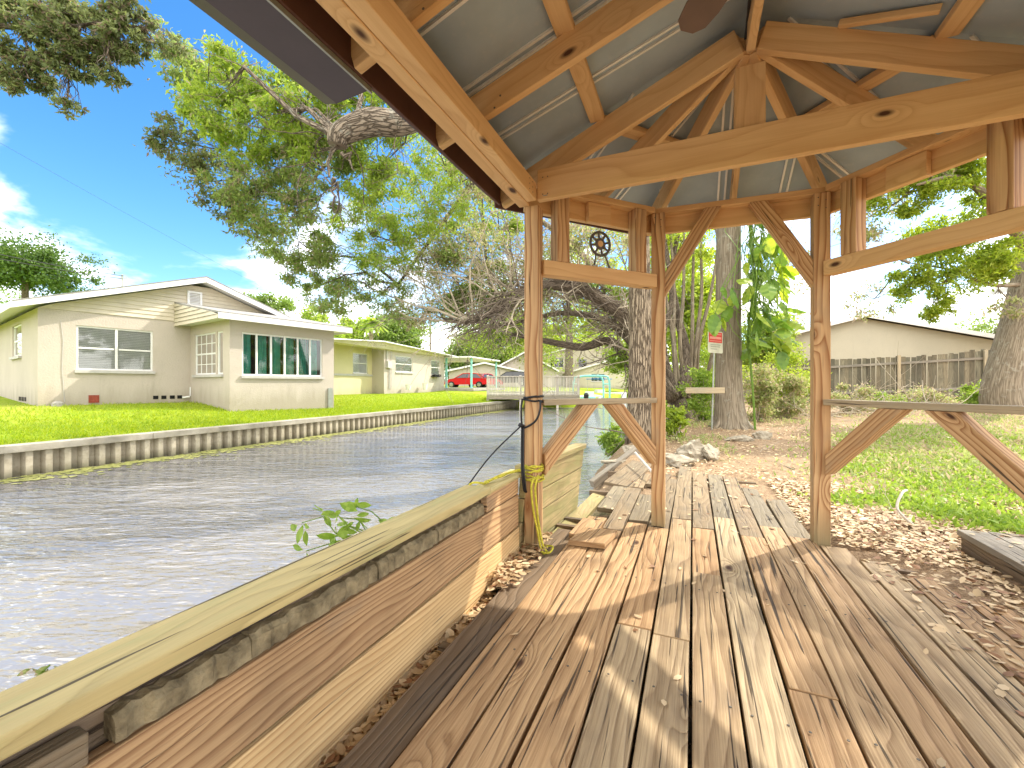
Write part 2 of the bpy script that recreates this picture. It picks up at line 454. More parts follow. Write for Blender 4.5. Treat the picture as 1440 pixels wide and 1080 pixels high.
M['oak_leaf'] = leafmat('oak_leaf', (0.16, 0.25, 0.065), (0.3, 0.38, 0.12), 0.55, 0.45, (0.33, 0.29, 0.17), 0.15)
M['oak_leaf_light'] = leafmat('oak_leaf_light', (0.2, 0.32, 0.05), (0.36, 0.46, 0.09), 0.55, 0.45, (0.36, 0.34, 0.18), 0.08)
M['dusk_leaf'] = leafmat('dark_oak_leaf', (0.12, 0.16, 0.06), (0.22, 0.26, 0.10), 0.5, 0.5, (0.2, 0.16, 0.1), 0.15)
M['bg_leaf'] = leafmat('distant_leaf', (0.12, 0.2, 0.04), (0.24, 0.34, 0.08), 0.45)
M['dark_leaf'] = leafmat('dark_tree_leaf', (0.05, 0.11, 0.02), (0.12, 0.2, 0.04), 0.35)
M['lime_leaf'] = leafmat('lime_leaf', (0.21, 0.32, 0.035), (0.38, 0.47, 0.08), 0.55)
M['vine_leaf'] = leafmat('vine_leaf', (0.13, 0.24, 0.04), (0.26, 0.38, 0.07), 0.45, 0.4)
M['weed'] = leafmat('weed_leaf', (0.17, 0.29, 0.04), (0.32, 0.44, 0.09), 0.45)
M['brush'] = leafmat('brush_leaf', (0.22, 0.28, 0.09), (0.4, 0.44, 0.18), 0.45, 0.5, (0.46, 0.38, 0.24), 0.3)
M['twig_leaf'] = leafmat('sparse_leaf', (0.24, 0.29, 0.1), (0.4, 0.43, 0.18), 0.5, 0.5, (0.42, 0.36, 0.25), 0.35)
M['dead_leaf'] = leafmat('dead_leaf', (0.46, 0.335, 0.19), (0.70, 0.55, 0.34), 0.1, 0.6, (0.28, 0.15, 0.075), 0.2)
M['bark_pine'] = bark('rough_furrowed_bark', (0.46, 0.37, 0.26), (0.11, 0.08, 0.055), 26.0, 3.4, 1.0, 0.04)
M['bark_grey'] = bark('grey_bark', (0.31, 0.26, 0.19), (0.15, 0.12, 0.085), 20.0, 2.0, 0.5, 0.02, (0.36, 0.35, 0.28))
M['bark_oak'] = bark('oak_bark', (0.34, 0.28, 0.21), (0.09, 0.07, 0.05), 34.0, 7.0, 1.0, 0.025, (0.4, 0.4, 0.33))
M['bark_dark'] = bark('dark_bark', (0.24, 0.195, 0.15), (0.085, 0.065, 0.05), 24.0, 6.0, 0.8, 0.02)
M['twig'] = plain('dry_twig', (0.52, 0.45, 0.34), 0.9, 0.1, 0, 3, 0.6, 0)
M['twig_dark'] = plain('dark_twig', (0.22, 0.18, 0.14), 0.9, 0.1, 0, 3, 0.5, 0)


def ground_mat():
    s = NT('yard_ground'); tc = s.n('TexCoord'); v = tc.outputs['Object']
    sep = s.n('SeparateXYZ'); s.set(sep, 0, v)
    n1 = s.noise(v, 1.3, 5.0, 0.6); n2 = s.noise(v, 18.0, 5.0, 0.7); n3 = s.noise(v, 70.0, 3.0, 0.6); nb = s.noise(v, 0.35, 4.0, 0.6)
    litter = s.mix(s.ramp(n2, 0.3, 0.7), (0.25, 0.165, 0.10), (0.46, 0.34, 0.215))
    litter = s.mix(s.ramp(n3, 0.45, 0.7, 0, 0.6), litter, (0.13, 0.08, 0.05))
    grass = s.mix(s.ramp(n2, 0.3, 0.7), (0.10, 0.16, 0.03), (0.22, 0.28, 0.06))
    yard = s.mix(s.ramp(n1, 0.57, 0.7, 0, 0.5), litter, grass)
    lv = s.noise(v, 3.0, 6.0, 0.7)
    lawn = s.mix(s.ramp(lv, 0.3, 0.7), (0.17, 0.275, 0.016), (0.33, 0.40, 0.028))
    lawn = s.mix(s.ramp(n3, 0.35, 0.7, 0, 0.35), lawn, (0.08, 0.15, 0.01))
    lawn = s.mix(s.ramp(nb, 0.45, 0.65, 0, 0.45), lawn, (0.40, 0.38, 0.07)); lawn = s.mix(s.ramp(n1, 0.6, 0.75, 0, 0.5), lawn, (0.24, 0.2, 0.08))
    at = s.n('Attribute', attribute_name='side'); f = at.outputs['Fac']
    s.base(s.mix(f, yard, lawn), 0.9, 0.1)
    s.bump(s.math('ADD', n2, s.math('MULTIPLY', n3, 0.6)), 0.8, 0.03)
    return s.m


M['ground'] = ground_mat()


def water_mat():
    s = NT('canal_water'); tc = s.n('TexCoord'); mp = s.n('Mapping'); s.set(mp, 'Vector', tc.outputs['Object'])
    s.set(mp, 'Rotation', (0, 0, R(12))); s.set(mp, 'Scale', (1.0, 2.7, 1.0))
    a = s.noise(mp.outputs[0], 3.4, 2.0, 0.45, 0.5); b = s.noise(mp.outputs[0], 1.1, 2.0, 0.5, 0.3); c = s.noise(mp.outputs[0], 8.5, 1.5, 0.5, 0.3)
    h = s.math('ADD', s.math('MULTIPLY', a, 0.6), s.math('ADD', s.math('MULTIPLY', b, 0.8), s.math('MULTIPLY', c, 0.28)))
    s.base((0.21, 0.20, 0.19), 0.02, 0.5); s.set(s.b, 'IOR', 2.3)
    calm = s.ramp(s.noise(mp.outputs[0], 0.22, 2.0, 0.5), 0.35, 0.65, 0.35, 1.0)
    s.bump(s.math('MULTIPLY', h, calm), 1.0, 0.085)
    return s.m


M['water'] = water_mat()
M['algae'] = leafmat('floating_algae', (0.22, 0.23, 0.06), (0.36, 0.36, 0.12), 0.0, 0.8)


# ------------------------------------------------------------------ ground height
def ul(v):
    return -9.3 + 3.8 * smooth((v - 22.5) / 2.5) + 0.25 * math.sin(v * 0.4) * smooth((v - 24) / 3)


def ur(v):
    if v < 1.3: return -0.1
    return -0.1 - 0.5 * smooth((v - 1.3) / 1.2) + 0.25 * math.sin(v * 0.9) * smooth((v - 2) / 2) - 1.6 * smooth((v - 9) / 10)


def gz(u, v):
    L, Rr = ul(v), ur(v)
    if u <= L:
        d = L - u
        return 0.0 + 0.39 * smooth(d / 5.2) + 0.3 * smooth((d - 4) / 14)
    if u < Rr:
        if v > 56: return 0.2 * smooth((v - 56) / 3)
        return -1.5
    e = u - Rr
    if v < 1.3:
        z = -0.13 + 0.12 * smooth((u - 1.7) / 0.6)
    else:
        z = -0.75 + 0.70 * smooth((e + 0.1) / 0.9)
        k = smooth((v - 1.3) / 1.0)
        z = (-0.13 + 0.12 * smooth((u - 1.2) / 0.6)) * (1 - k) + z * k
    if v < 1.6 and u > 1.5:
        z = z + (-0.012 - z) * smooth((v - 0.72) / 0.2) * smooth((u - 1.5) / 0.2)
    z += 0.42 * smooth((u - 2.6) / 11) + 0.13 * smooth((v - 2) / 7)
    return z


def gw(x, y):
    return gz(*UV(x, y))


def on_ground(px, Y, dz=0.0):
    x = (px - 720) / 600 * Y
    return Vector((x, Y, gw(x, Y) + dz))


def make_terrain():
    lo = [-500, -250, -120, -70, -45, -32, -26, -22, -19, -17, -15, -13, -11.5, -10, -9, -8, -7, -6.2, -5.4, -4.8, -4.2, -3.6, -3, -2.5, -2, -1.5, -1.1, -0.7, -0.4, -0.2, 0]
    hi = [0, 0.1, 0.25, 0.4] + [0.55 + 0.22 * k for k in range(28)] + [7, 7.6, 8.3, 9, 10, 11, 12, 13.5, 15, 17, 20, 24, 30, 40, 60, 100, 200, 500]
    vs = [-500, -250, -120, -60, -40, -28, -20, -15, -11, -8, -6, -5, -4, -3.2, -2.6, -2, -1.5, -1, -0.6, -0.2, 0.2, 0.6, 0.72, 0.8, 0.9, 1.0, 1.15, 1.29, 1.31]
    x = 1.5
    while x < 600: vs.append(x); x += max(0.28, x * 0.055)
    rows = []; side = []; vv = []
    for v in vs:
        L, Rr = ul(v), ur(v); row = []
        for o in lo: row.append((L + o, gz(L + o - 1e-4, v), 1.0))
        row.append((L + 0.02, gz(L + 0.02, v), 1.0)); row.append(((L + Rr) / 2, gz((L + Rr) / 2, v), 0.0)); row.append((Rr - 0.02, gz(Rr - 0.02, v), 0.0))
        for o in hi: row.append((Rr + o, gz(Rr + o + 1e-4, v), 0.0))
        for (u, z, sd) in row:
            p = P(u, v, z)
            if sd == 0 and u > Rr + 0.3 and not (-6 < v < 1.0 and u < 2.1): p.z += 0.035 * math.sin(p.x * 2.3 + 1.1 * p.y) * math.sin(p.y * 1.9 - p.x * 0.7)
            vv.append(tuple(p)); side.append(sd)
        rows.append(len(row))
    n = rows[0]; f = []
    for r in range(len(vs) - 1):
        for c in range(n - 1):
            a = r * n + c; f.append((a, a + 1, a + 1 + n, a + n))
    me = bpy.data.meshes.new('ground'); me.from_pydata(vv, [], f)
    at = me.attributes.new('side', 'FLOAT', 'POINT'); at.data.foreach_set('value', side)
    me.materials.append(M['ground']); me.update()
    tag(link('ground', me, smooth_=True), kind='structure')


make_terrain()
m = MB()
pts = [P(-9.6, -40, -0.5), P(2.0, -40, -0.5), P(2.0, 60, -0.5), P(-9.6, 60, -0.5)]
# water sheet as strips between the banks
vs = [-60, -30, -10, -4, 0, 1.3, 2, 3, 4, 6, 8, 10, 14, 18, 22, 24, 26, 30, 36, 45, 58]
for a, b in zip(vs[:-1], vs[1:]):
    ra = 0.7 if a >= 1.3 else 0.0
    rb = 0.7 if b > 1.3 else 0.0
    m.face([P(ul(a) - 0.2, a, -0.5), P(ur(a) + ra, a, -0.5), P(ur(b) + rb, b, -0.5), P(ul(b) - 0.2, b, -0.5)])
tag(m.build('canal_water', M['water']), kind='structure')


# ------------------------------------------------------------------ leaf cloud builder
def rand_dirs(n, rng=RNG):
    a = rng.normal(size=(n, 3)); return a / np.linalg.norm(a, axis=1, keepdims=True)


def leaf_mesh(name, centers, size, aspect, material, parent=None, droop=0.0, flat=0.0, dirs=None, curl=0.12, sizevar=0.5):
    c = np.asarray(centers, float); n = len(c)
    d = rand_dirs(n) if dirs is None else dirs
    if droop: d[:, 2] -= droop
    if flat:  d[:, 2] *= (1 - flat)
    d /= np.linalg.norm(d, axis=1, keepdims=True)
    r = rand_dirs(n)
    if flat: r = r * (1 - flat); r[:, 2] = r[:, 2] + flat * 1.5
    s_ = np.cross(d, r); s_ /= (np.linalg.norm(s_, axis=1, keepdims=True) + 1e-9)
    nn = np.cross(s_, d)
    L = size * (1 - sizevar / 2 + RNG.random((n, 1)) * sizevar); Wd = L * aspect * 0.5
    b = c; t = c + d * L + nn * L * curl * -1
    l = c + d * L * 0.45 + s_ * Wd + nn * L * curl; r_ = c + d * L * 0.45 - s_ * Wd + nn * L * curl
    v = np.stack([b, l, t, r_], 1).reshape(-1, 3)
    me = bpy.data.meshes.new(name)
    me.vertices.add(4 * n); me.vertices.foreach_set('co', v.ravel())
    me.loops.add(4 * n); me.loops.foreach_set('vertex_index', np.arange(4 * n))
    me.polygons.add(n); me.polygons.foreach_set('loop_start', np.arange(0, 4 * n, 4)); me.polygons.foreach_set('loop_total', np.full(n, 4))
    me.materials.append(material); me.update()
    return link(name, me, parent)


def litter_mesh(name, centers, size, aspect, material, dirs, curl=0.14, sizevar=0.7):
    c = np.asarray(centers, float); n = len(c)
    d = dirs / np.linalg.norm(dirs, axis=1, keepdims=True)
    r = rand_dirs(n) * 0.35; r[:, 2] += 1.0
    s_ = np.cross(d, r); s_ /= np.linalg.norm(s_, axis=1, keepdims=True); nn = np.cross(s_, d)
    L = size * (1 - sizevar / 2 + RNG.random((n, 1)) * sizevar); Wd = L * aspect * (0.35 + 0.3 * RNG.random((n, 1)))
    k = curl * (RNG.random((n, 1)) * 2 - 0.6); kk = curl * (RNG.random((n, 1)) * 1.6 - 0.3)
    pts = []
    for t, w in ((0, 0), (0.28, .9), (0.68, .85), (1.0, 0.0), (0.68, -.85), (0.28, -.9)):
        pts.append(c + d * L * t + s_ * Wd * w + nn * L * (k * (t - .5) ** 2 * 2.4 + kk * abs(w) * 0.5))
    v = np.stack(pts, 1).reshape(-1, 3)
    q = np.array([[0, 1, 2, 3], [3, 4, 5, 0]]).reshape(-1)
    idx = (np.arange(n)[:, None] * 6 + q[None, :]).ravel()
    me = bpy.data.meshes.new(name)
    me.vertices.add(6 * n); me.vertices.foreach_set('co', v.ravel())
    me.loops.add(8 * n); me.loops.foreach_set('vertex_index', idx)
    me.polygons.add(2 * n); me.polygons.foreach_set('loop_start', np.arange(0, 8 * n, 4)); me.polygons.foreach_set('loop_total', np.full(2 * n, 4))
    me.materials.append(material); me.update()
    return link(name, me)


def clump_points(c, rad, n, sub=18, subr=0.28, shell=0.35):
    """leaf positions in an uneven crown lobe; returns points and sub-clump centres"""
    rad = np.asarray(rad, float)
    d = rand_dirs(sub); rr = (shell + (1 - shell) * RNG.random((sub, 1))) ** 0.7
    sc = d * rr * rad
    w = RNG.random(sub) + 0.25; w /= w.sum()
    idx = RNG.choice(sub, size=n, p=w)
    rs = (0.55 + 0.9 * RNG.random((sub, 1))) * subr
    off = RNG.normal(size=(n, 3)) * 0.55 * rs[idx] * np.array([rad.mean() * 1.15, rad.mean() * 1.15, rad.mean() * 0.75])
    return np.asarray(c) + sc[idx] + off, np.asarray(c) + sc


def nearest_on(path, p):
    return min(path, key=lambda q: (Vector(q) - Vector(p)).length)


def wig(a, b, n, amp):
    a, b = Vector(a), Vector(b); out = []
    L = (b - a).length
    for k in range(n + 1):
        t = k / n; p = a.lerp(b, t)
        if 0 < k < n: p += Vector((random.gauss(0, 1), random.gauss(0, 1), random.gauss(0, 1))) * amp * L
        p.z += 0.08 * L * math.sin(math.pi * t) * (1 if amp > 0 else 0)
        out.append(p)
    return out


def spline(pts, sub=4):
    pts = [Vector(p) for p in pts]; out = []
    for i in range(len(pts) - 1):
        p0, p1, p2, p3 = pts[max(i - 1, 0)], pts[i], pts[i + 1], pts[min(i + 2, len(pts) - 1)]
        for k in range(sub):
            t = k / sub
            out.append(0.5 * ((2 * p1) + (p2 - p0) * t + (2 * p0 - 5 * p1 + 4 * p2 - p3) * t * t + (3 * p1 - p0 - 3 * p2 + p3) * t ** 3))
    out.append(pts[-1]); return out


def lerp_r(rs, n):
    return [float(np.interp(k / (n - 1), np.linspace(0, 1, len(rs)), rs)) for k in range(n)]


def tree(name, label, cat, trunk, tr, limbs, clumps, lm, bm, leaf=0.09, aspect=0.4, group=None, droop=0.3, sub=18, subr=0.28,
         twig_r=0.012, tn=10, branchy=True, limb_name='limb', lbm=None):
    """trunk: points; tr: radii; limbs: list of (points, radii); clumps: list of (centre,(rx,ry,rz),n[,mat])"""
    base = Vector(trunk[0])
    root = empty(name, base, label, cat, group)
    m = MB(); tp = spline(trunk, 4); m.tube(tp, lerp_r(tr, len(tp)), tn); m.build('trunk', bm, root, smooth_=True)
    hubs = list(tp[len(tp) // 3:])
    for lp, lr in limbs:
        m = MB(); q = spline(lp, 4); m.tube(q, lerp_r(lr, len(q)), max(6, tn - 2)); m.build(limb_name, lbm or bm, root, smooth_=True)
        hubs += q[2:]
    tw = MB(); groups = {}
    for cl in clumps:
        if limbs: tw = MB()
        c, rad, n = cl[:3]; mm = cl[3] if len(cl) > 3 else lm
        pts, subs = clump_points(c, rad, n, sub, subr)
        groups.setdefault(mm.name, (mm, []))[1].append(pts)
        if branchy:
            h = nearest_on(hubs, c); a = wig(h, c, 4, 0.05)
            r0 = max(twig_r * 2.2, min(0.05 if limbs else 0.16, 0.018 * (Vector(c) - h).length ** 0.6 + twig_r))
            tw.tube(a, lerp_r([r0, twig_r * 1.6], len(a)), 5, cap=False)
            for sc in subs[:max(4, sub // 2)]:
                b = wig(random.choice(a[1:]), sc, 3, 0.07)
                tw.tube(b, lerp_r([twig_r * 1.4, twig_r * 0.4], len(b)), 4, cap=False)
            if limbs: tw.build('branch', lbm or bm, root)
    if tw.v and not limbs: tw.build('branches', bm, root)
    for k, (mm, ls) in groups.items():
        leaf_mesh('crown', np.concatenate(ls), leaf, aspect, mm, root, droop=droop)
    return root


def Wc(px, py, Y, rx, ry, n, rz=None, mat=None):
    n = int(n * 1.15)
    """a crown lobe seen around a pixel, with true radii"""
    k = Y / 600
    t = (W(px, py, Y), (rx * k, (rz if rz else (rx + ry) / 2) * k, ry * k), n)
    return t + (mat,) if mat else t

# ================================================================== GAZEBO
gz_root = empty('gazebo', P(1.15, -0.6, 0), 'orange pine gazebo with open rafters under a grey metal roof', 'gazebo')
ZB, ZT = 2.085, 2.205          # underside / top of the wall beams
HUB = (1.15, 0.17); HUB2 = (1.15, -3.0)
CORN = [(-0.02, 0.21), (0.66, 0.93), (1.63, 0.99), (2.30, 0.20)]
CORN2 = [(-0.02, -3.03), (0.66, -3.76), (1.63, -3.76), (2.30, -3.03)]
EAVE = [(-0.42, 0.38), (0.50, 1.42), (1.80, 1.42), (2.72, 0.38)]
EAVE2 = [(u, -2.83 - v) for u, v in EAVE]
ZE, ZH = 2.33, 2.86            # roof sheet height at eave and at hub


def uvbox(m, u0, u1, v0, v1, z0, z1, along='v'):
    if along == 'v': m.box((v0, u0, z0), (v1, u1, z1), lambda a, b, c: P(b, a, c))
    elif along == 'u': m.box((u0, v0, z0), (u1, v1, z1), lambda a, b, c: P(a, b, c))
    else: m.box((z0, u0, v0), (z1, u1, v1), lambda a, b, c: P(b, c, a))


def part(name, fn, mt, parent=None, bevel=0.004):
    m = MB(); fn(m); return m.build(name, mt, parent or gz_root, bevel=bevel)


hw = 0.045
for i, (u, v) in enumerate(CORN + CORN2):
    top = ZB if i in (0, 3, 4, 7) else 2.20
    zb = -0.11 if u < 0.1 else 0.0 if u < 1.0 else -0.03
    part('post', lambda m: uvbox(m, u - hw, u + hw, v - hw, v + hw, zb, top, 'z'), M['post'])


def seg(a, b, off, z0, z1, th, e0=0.0, e1=0.0):
    """upright board along a->b (uv), shifted outwards by off"""
    a, b = Vector(a), Vector(b); d = (b - a).normalized(); nrm = Vector((-d.y, d.x))
    if nrm.dot((a + b) / 2 - Vector((1.15, -1.4))) < 0: nrm = -nrm
    A, B = a + d * e0 + nrm * off, b - d * e1 + nrm * off
    def f(m): m.beam(P(A.x, A.y, (z0 + z1) / 2), P(B.x, B.y, (z0 + z1) / 2), th, z1 - z0)
    return f


def brace(p0, p1, z0, z1, th, w=0.088):
    """diagonal with a plumb cut at p0 (post) and a level cut at z1 (rail)"""
    a, b = P(p0[0], p0[1], 0), P(p1[0], p1[1], 0); d = (b - a).normalized(); L = (b - a).length
    n = Vector((-d.y, d.x, 0)); an = math.atan2(z1 - z0, L); hv = w / math.cos(an) / 2; hh = w / math.sin(an) / 2
    pl_ = [(0, z0 - hv), (L + hh, z1), (L - hh, z1), (0, z0 + hv)]
    c = [a + d * x + Vector((0, 0, z)) for x, z in pl_]
    def f(m): m.hexa([c[0] - n * th / 2, c[1] - n * th / 2, c[3] - n * th / 2, c[2] - n * th / 2, c[0] + n * th / 2, c[1] + n * th / 2, c[3] + n * th / 2, c[2] + n * th / 2])
    return f


def lerp2(a, b, t): return (a[0] + (b[0] - a[0]) * t, a[1] + (b[1] - a[1]) * t)


for ci, CC in enumerate((CORN, CORN2)):
    for k in range(3):
        a, b = CC[k], CC[k + 1]
        part('beam', seg(a, b, 0.066, ZB, 2.235, 0.038, -0.03, -0.03), M['pine'])
        part('top_plate', seg(a, b, 0.02, 2.20 if False else 2.202, 2.24, 0.088, 0.05 if k != 1 else -0.02, 0.05 if k != 1 else -0.02), M['pine'])
    for k in (0, 2):
        a, b = CC[k], CC[k + 1]
        part('upper_rail', seg(a, b, 0.0, 1.675, 1.765, 0.085, 0.05, 0.05), M['pine'])
        part('lower_rail', seg(a, b, 0.0, 0.868, 0.904, 0.088, 0.05, 0.05), M['beige_wood'])
        for t in (0.19, 0.81):
            p = lerp2(a, b, t)
            d = (Vector(b) - Vector(a)).normalized()
            part('short_post', lambda m: m.beam(P(p[0], p[1], 1.766), P(p[0], p[1], 2.20), 0.088, 0.088, up=UX * d.x + VX * d.y), M['post'])
        # low braces from the posts up to the rail
        for (s0, s1) in ((0.06, 0.40), (0.94, 0.60)):
            p0, p1 = lerp2(a, b, s0), lerp2(a, b, s1)
            part('lower_brace', brace(p0, p1, 0.50, 0.866, 0.085), M['post'])
    a, b = CC[1], CC[2]
    for (s0, s1) in ((0.04, 0.36), (0.96, 0.64)):
        p0, p1 = lerp2(a, b, s0), lerp2(a, b, s1)
        part('upper_brace', brace(p0, p1, 1.69, 2.20, 0.06), M['post'])
# small blocks on the inner face of the wall beams
for k, t in ((0, 0.5), (2, 0.44)):
    part('beam_block', seg(lerp2(CORN[k], CORN[k + 1], t - 0.09), lerp2(CORN[k], CORN[k + 1], t + 0.09), 0.024, 2.07, 2.2, 0.042), M['pine'])
# long side beams, doubled, and tie beams
for s in (0, 1):
    f = (lambda u: u) if s == 0 else (lambda u: 2.30 - u)
    u0, u1 = sorted((f(-0.098), f(-0.03)))
    part('side_beam', lambda m: uvbox(m, u0, u1, -3.25, 0.17, ZB, 2.27), M['pine'])
    u0, u1 = sorted((f(-0.028), f(0.033)))
    part('side_beam', lambda m: uvbox(m, u0, u1, -3.12, 0.118, ZB + 0.003, 2.19), M['pine'])
for v in (0.14, -2.97):
    part('tie_beam', lambda m: uvbox(m, 0.035 if v > 0 else -0.02, 2.262, v - 0.02, v + 0.02, ZB + 0.004, 2.272, 'u'), M['pine'])
for v in (0.19, -3.02):
    part('king_post', lambda m: uvbox(m, 1.15 - 0.068, 1.15 + 0.068, v - 0.028, v + 0.058, 2.19, 2.60, 'z'), M['pine'])


# rafters -----------------------------------------------------------
def rafter(h, e, zh, ze, w=0.038, d=0.135, t0=0.0, t1=0.93, drop=0.045):
    a, b = Vector(h), Vector(e)
    A, B = a.lerp(b, t0), a.lerp(b, t1)
    za, zb = zh + (ze - zh) * t0 - drop - d / 2, zh + (ze - zh) * t1 - drop - d / 2
    part('rafter', lambda m: m.beam(P(A.x, A.y, za), P(B.x, B.y, zb), w, d), M['pine'])


def mid(a, b): return ((a[0] + b[0]) / 2, (a[1] + b[1]) / 2)


for HB, EE in ((HUB, EAVE), (HUB2, EAVE2)):
    targets = [EE[0], mid(EE[0], EE[1]), EE[1], mid(EE[1], EE[2]), EE[2], mid(EE[2], EE[3]), EE[3]]
    for i, e in enumerate(targets):
        rafter(HB, e, ZH, ZE, t0=0.03, w=0.04 if i % 2 == 0 else 0.036, d=0.14 if i % 2 == 0 else 0.125)
for v in (-0.42, -1.0, -1.58, -2.16, -2.74):
    for s in (-1, 1):
        rafter((1.15 + s * 0.022, v), (1.15 + s * 1.57, v), ZH, ZE, t1=0.93)
part('ridge_board', lambda m: uvbox(m, 1.13, 1.17, -3.0, 0.15, 2.655, 2.815), M['pine'])


def roof_z(u, v):
    """height of the underside of the roof sheet"""
    vv = v
    zs = []
    zs.append(ZH - (ZH - ZE) * abs(u - 1.15) / 1.57)
    for HB, EE, sg in ((HUB, EAVE, 1), (HUB2, EAVE2, -1)):
        for k in range(3):
            a, b = Vector(EE[k]), Vector(EE[k + 1]); h = Vector(HB)
            d = (b - a).normalized(); n = Vector((-d.y, d.x))
            if n.dot(h - a) < 0: n = -n
            H = n.dot(h - a); zs.append(ZE + (ZH - ZE) * n.dot(Vector((u, v)) - a) / H)
    return min(zs)


# purlins: boards lying over the rafters half way up each roof face
def purlin(a, b, w=0.085):
    A = P(a[0], a[1], roof_z(*a) - 0.023); B = P(b[0], b[1], roof_z(*b) - 0.023)
    part('purlin', lambda m: m.beam(A, B, w, 0.036), M['pine'])


for fr_ in (0.5,):
    for HB, EE in ((HUB, EAVE), (HUB2, EAVE2)):
        q = [lerp2(HB, e, fr_) for e in EE]
        for k in range(3):
            purlin(lerp2(q[k], q[k + 1], 0.03), lerp2(q[k], q[k + 1], 0.97))
    for s in (-1, 1):
        purlin((1.15 + s * 0.785, 0.26), (1.15 + s * 0.785, -3.05))
for s in (-1, 1):
    purlin((1.15 + s * 1.48, 0.33), (1.15 + s * 1.48, -3.1), 0.07)
part('scrap_block', lambda m: m.beam(P(1.52, 0.19, 2.70), P(1.86, 0.12, 2.60), 0.03, 0.03), M['pine'])

# roof sheets with ribs
def sheet(poly, up=0.0):
    m = MB(); th = 0.012
    lo = [P(u, v, ZZ) for u, v, ZZ in poly]; hi = [p + Vector((0, 0, th)) for p in lo]
    m.face(lo[::-1]); m.face(hi)
    for k in range(len(lo)):
        j = (k + 1) % len(lo); m.face([lo[k], lo[j], hi[j], hi[k]])
    return m


def ribs(a, b, h, zE, zH, full=None, step=0.40, rib_u=None):
    m = MB(); a, b, h = Vector(a), Vector(b), Vector(h); L = (b - a).length; d = (b - a) / L
    n = Vector((-d.y, d.x))
    if n.dot(h - a) < 0: n = -n
    H = n.dot(h - a); tH = d.dot(h - a)
    t = step * 0.45
    while t < L - 0.05:
        ln = H if full else (H * t / tH if t < tH else H * (L - t) / (L - tH))
        for o in (-0.022, 0.022):
            p = a + d * (t + o); q = p + n * max(ln - 0.03, 0.05)
            m.beam(P(p.x, p.y, zE - 0.006), P(q.x, q.y, zE + (zH - zE) * (q - p).length / H - 0.006), 0.013, 0.012)
        p = a + d * t; q = p + n * ln
        m.beam(P(p.x, p.y, zE + 0.022), P(q.x, q.y, zE + (zH - zE) * ln / H + 0.022), 0.03, 0.02)
        t += step
    return m


for HB, EE in ((HUB, EAVE), (HUB2, EAVE2)):
    for k in range(3):
        a, b = EE[k], EE[k + 1]
        sp = sheet([(a[0], a[1], ZE), (b[0], b[1], ZE), (HB[0], HB[1], ZH)]).build('roof_sheet', M['roof_metal'], gz_root)
        ribs(a, b, HB, ZE, ZH).build('roof_rib', M['rib'], sp)
for s, k in ((0, 0), (1, 3)):
    a, b = EAVE[k], EAVE2[k]
    sp = sheet([(a[0], a[1], ZE), (b[0], b[1], ZE), (HUB2[0], HUB2[1], ZH), (HUB[0], HUB[1], ZH)]).build('roof_sheet', M['roof_metal'], gz_root)
    ribs((a[0], 0.14), (b[0], -2.95), (1.15, -1.4), ZE, ZH, full=True).build('roof_rib', M['rib'], sp)
# brown fascia and soffit trim round the eaves
ring = EAVE + EAVE2[::-1]
for k in range(8):
    a, b = ring[k], ring[(k + 1) % 8]
    c = (1.15, -1.4)
    part('fascia', seg(a, b, -0.105 if k in (3, 7) else -0.05, ZE - 0.125, ZE - 0.003, 0.018, 0.03, 0.03), M['brown_paint'])
    part('drip_edge', seg(a, b, 0.0, ZE - 0.03, ZE + 0.02, 0.006, 0.0, 0.0), M['brown_metal'], bevel=0)
# soffit underside on the long left side, dark brown
part('soffit', lambda m: uvbox(m, -0.312, -0.105, -3.2, 0.30, 2.318, 2.326), M['brown_paint'])
# gutter on the left eave, stopping short of the corner
g = MB()
prof = [(-0.328, 2.325), (-0.328, 2.195), (-0.50, 2.185), (-0.565, 2.20), (-0.60, 2.235), (-0.61, 2.275), (-0.64, 2.295), (-0.64, 2.325),
        (-0.635, 2.325), (-0.635, 2.30), (-0.605, 2.28), (-0.595, 2.24), (-0.562, 2.206), (-0.50, 2.191), (-0.333, 2.20), (-0.333, 2.325)]
g.prism([P(u, -0.90, z) for u, z in prof], VX * -2.6)
g.prism([P(u, -0.897, z) for u, z in prof[:8]], VX * -0.003)
gt = g.build('gutter', M['brown_metal'], gz_root, bevel=0.002)
part('gutter_strap', lambda m: uvbox(m, -0.327, -0.318, -3.4, -0.89, 2.185, 2.21), M['galv'], gt, 0.001)
def nail_at(p, ax, r=0.0045):
    m = MB(); m.lathe(Vector(p) - Vector(ax) * 0.001, [(r, 0.0), (r * 0.8, 0.002)], 7, axis=ax); m.build('nail_head', M['rust'], gz_root)
for k in range(6):
    nail_at(P(0.033, 0.05 - (k % 2) * 0.05, 2.11 + 0.03 * (k // 2)), UX)
for k in range(4):
    nail_at(P(0.07 + 0.03 * (k % 2), 0.12, 2.12 + 0.1 * (k // 2)), -VX); nail_at(P(2.16 + 0.03 * (k % 2), 0.12, 2.12 + 0.1 * (k // 2)), -VX)
for (u, v) in CORN[1:3]:
    for z in (2.12, 2.17): nail_at(P(u - 0.02, v - hw, z), -VX); nail_at(P(u + 0.02, v - hw, z - .02), -VX)
for v in (-0.42, -1.0): nail_at(P(0.02, v - 0.019, 2.31), -VX, 0.006); nail_at(P(0.05, v - 0.019, 2.36), -VX, 0.006)
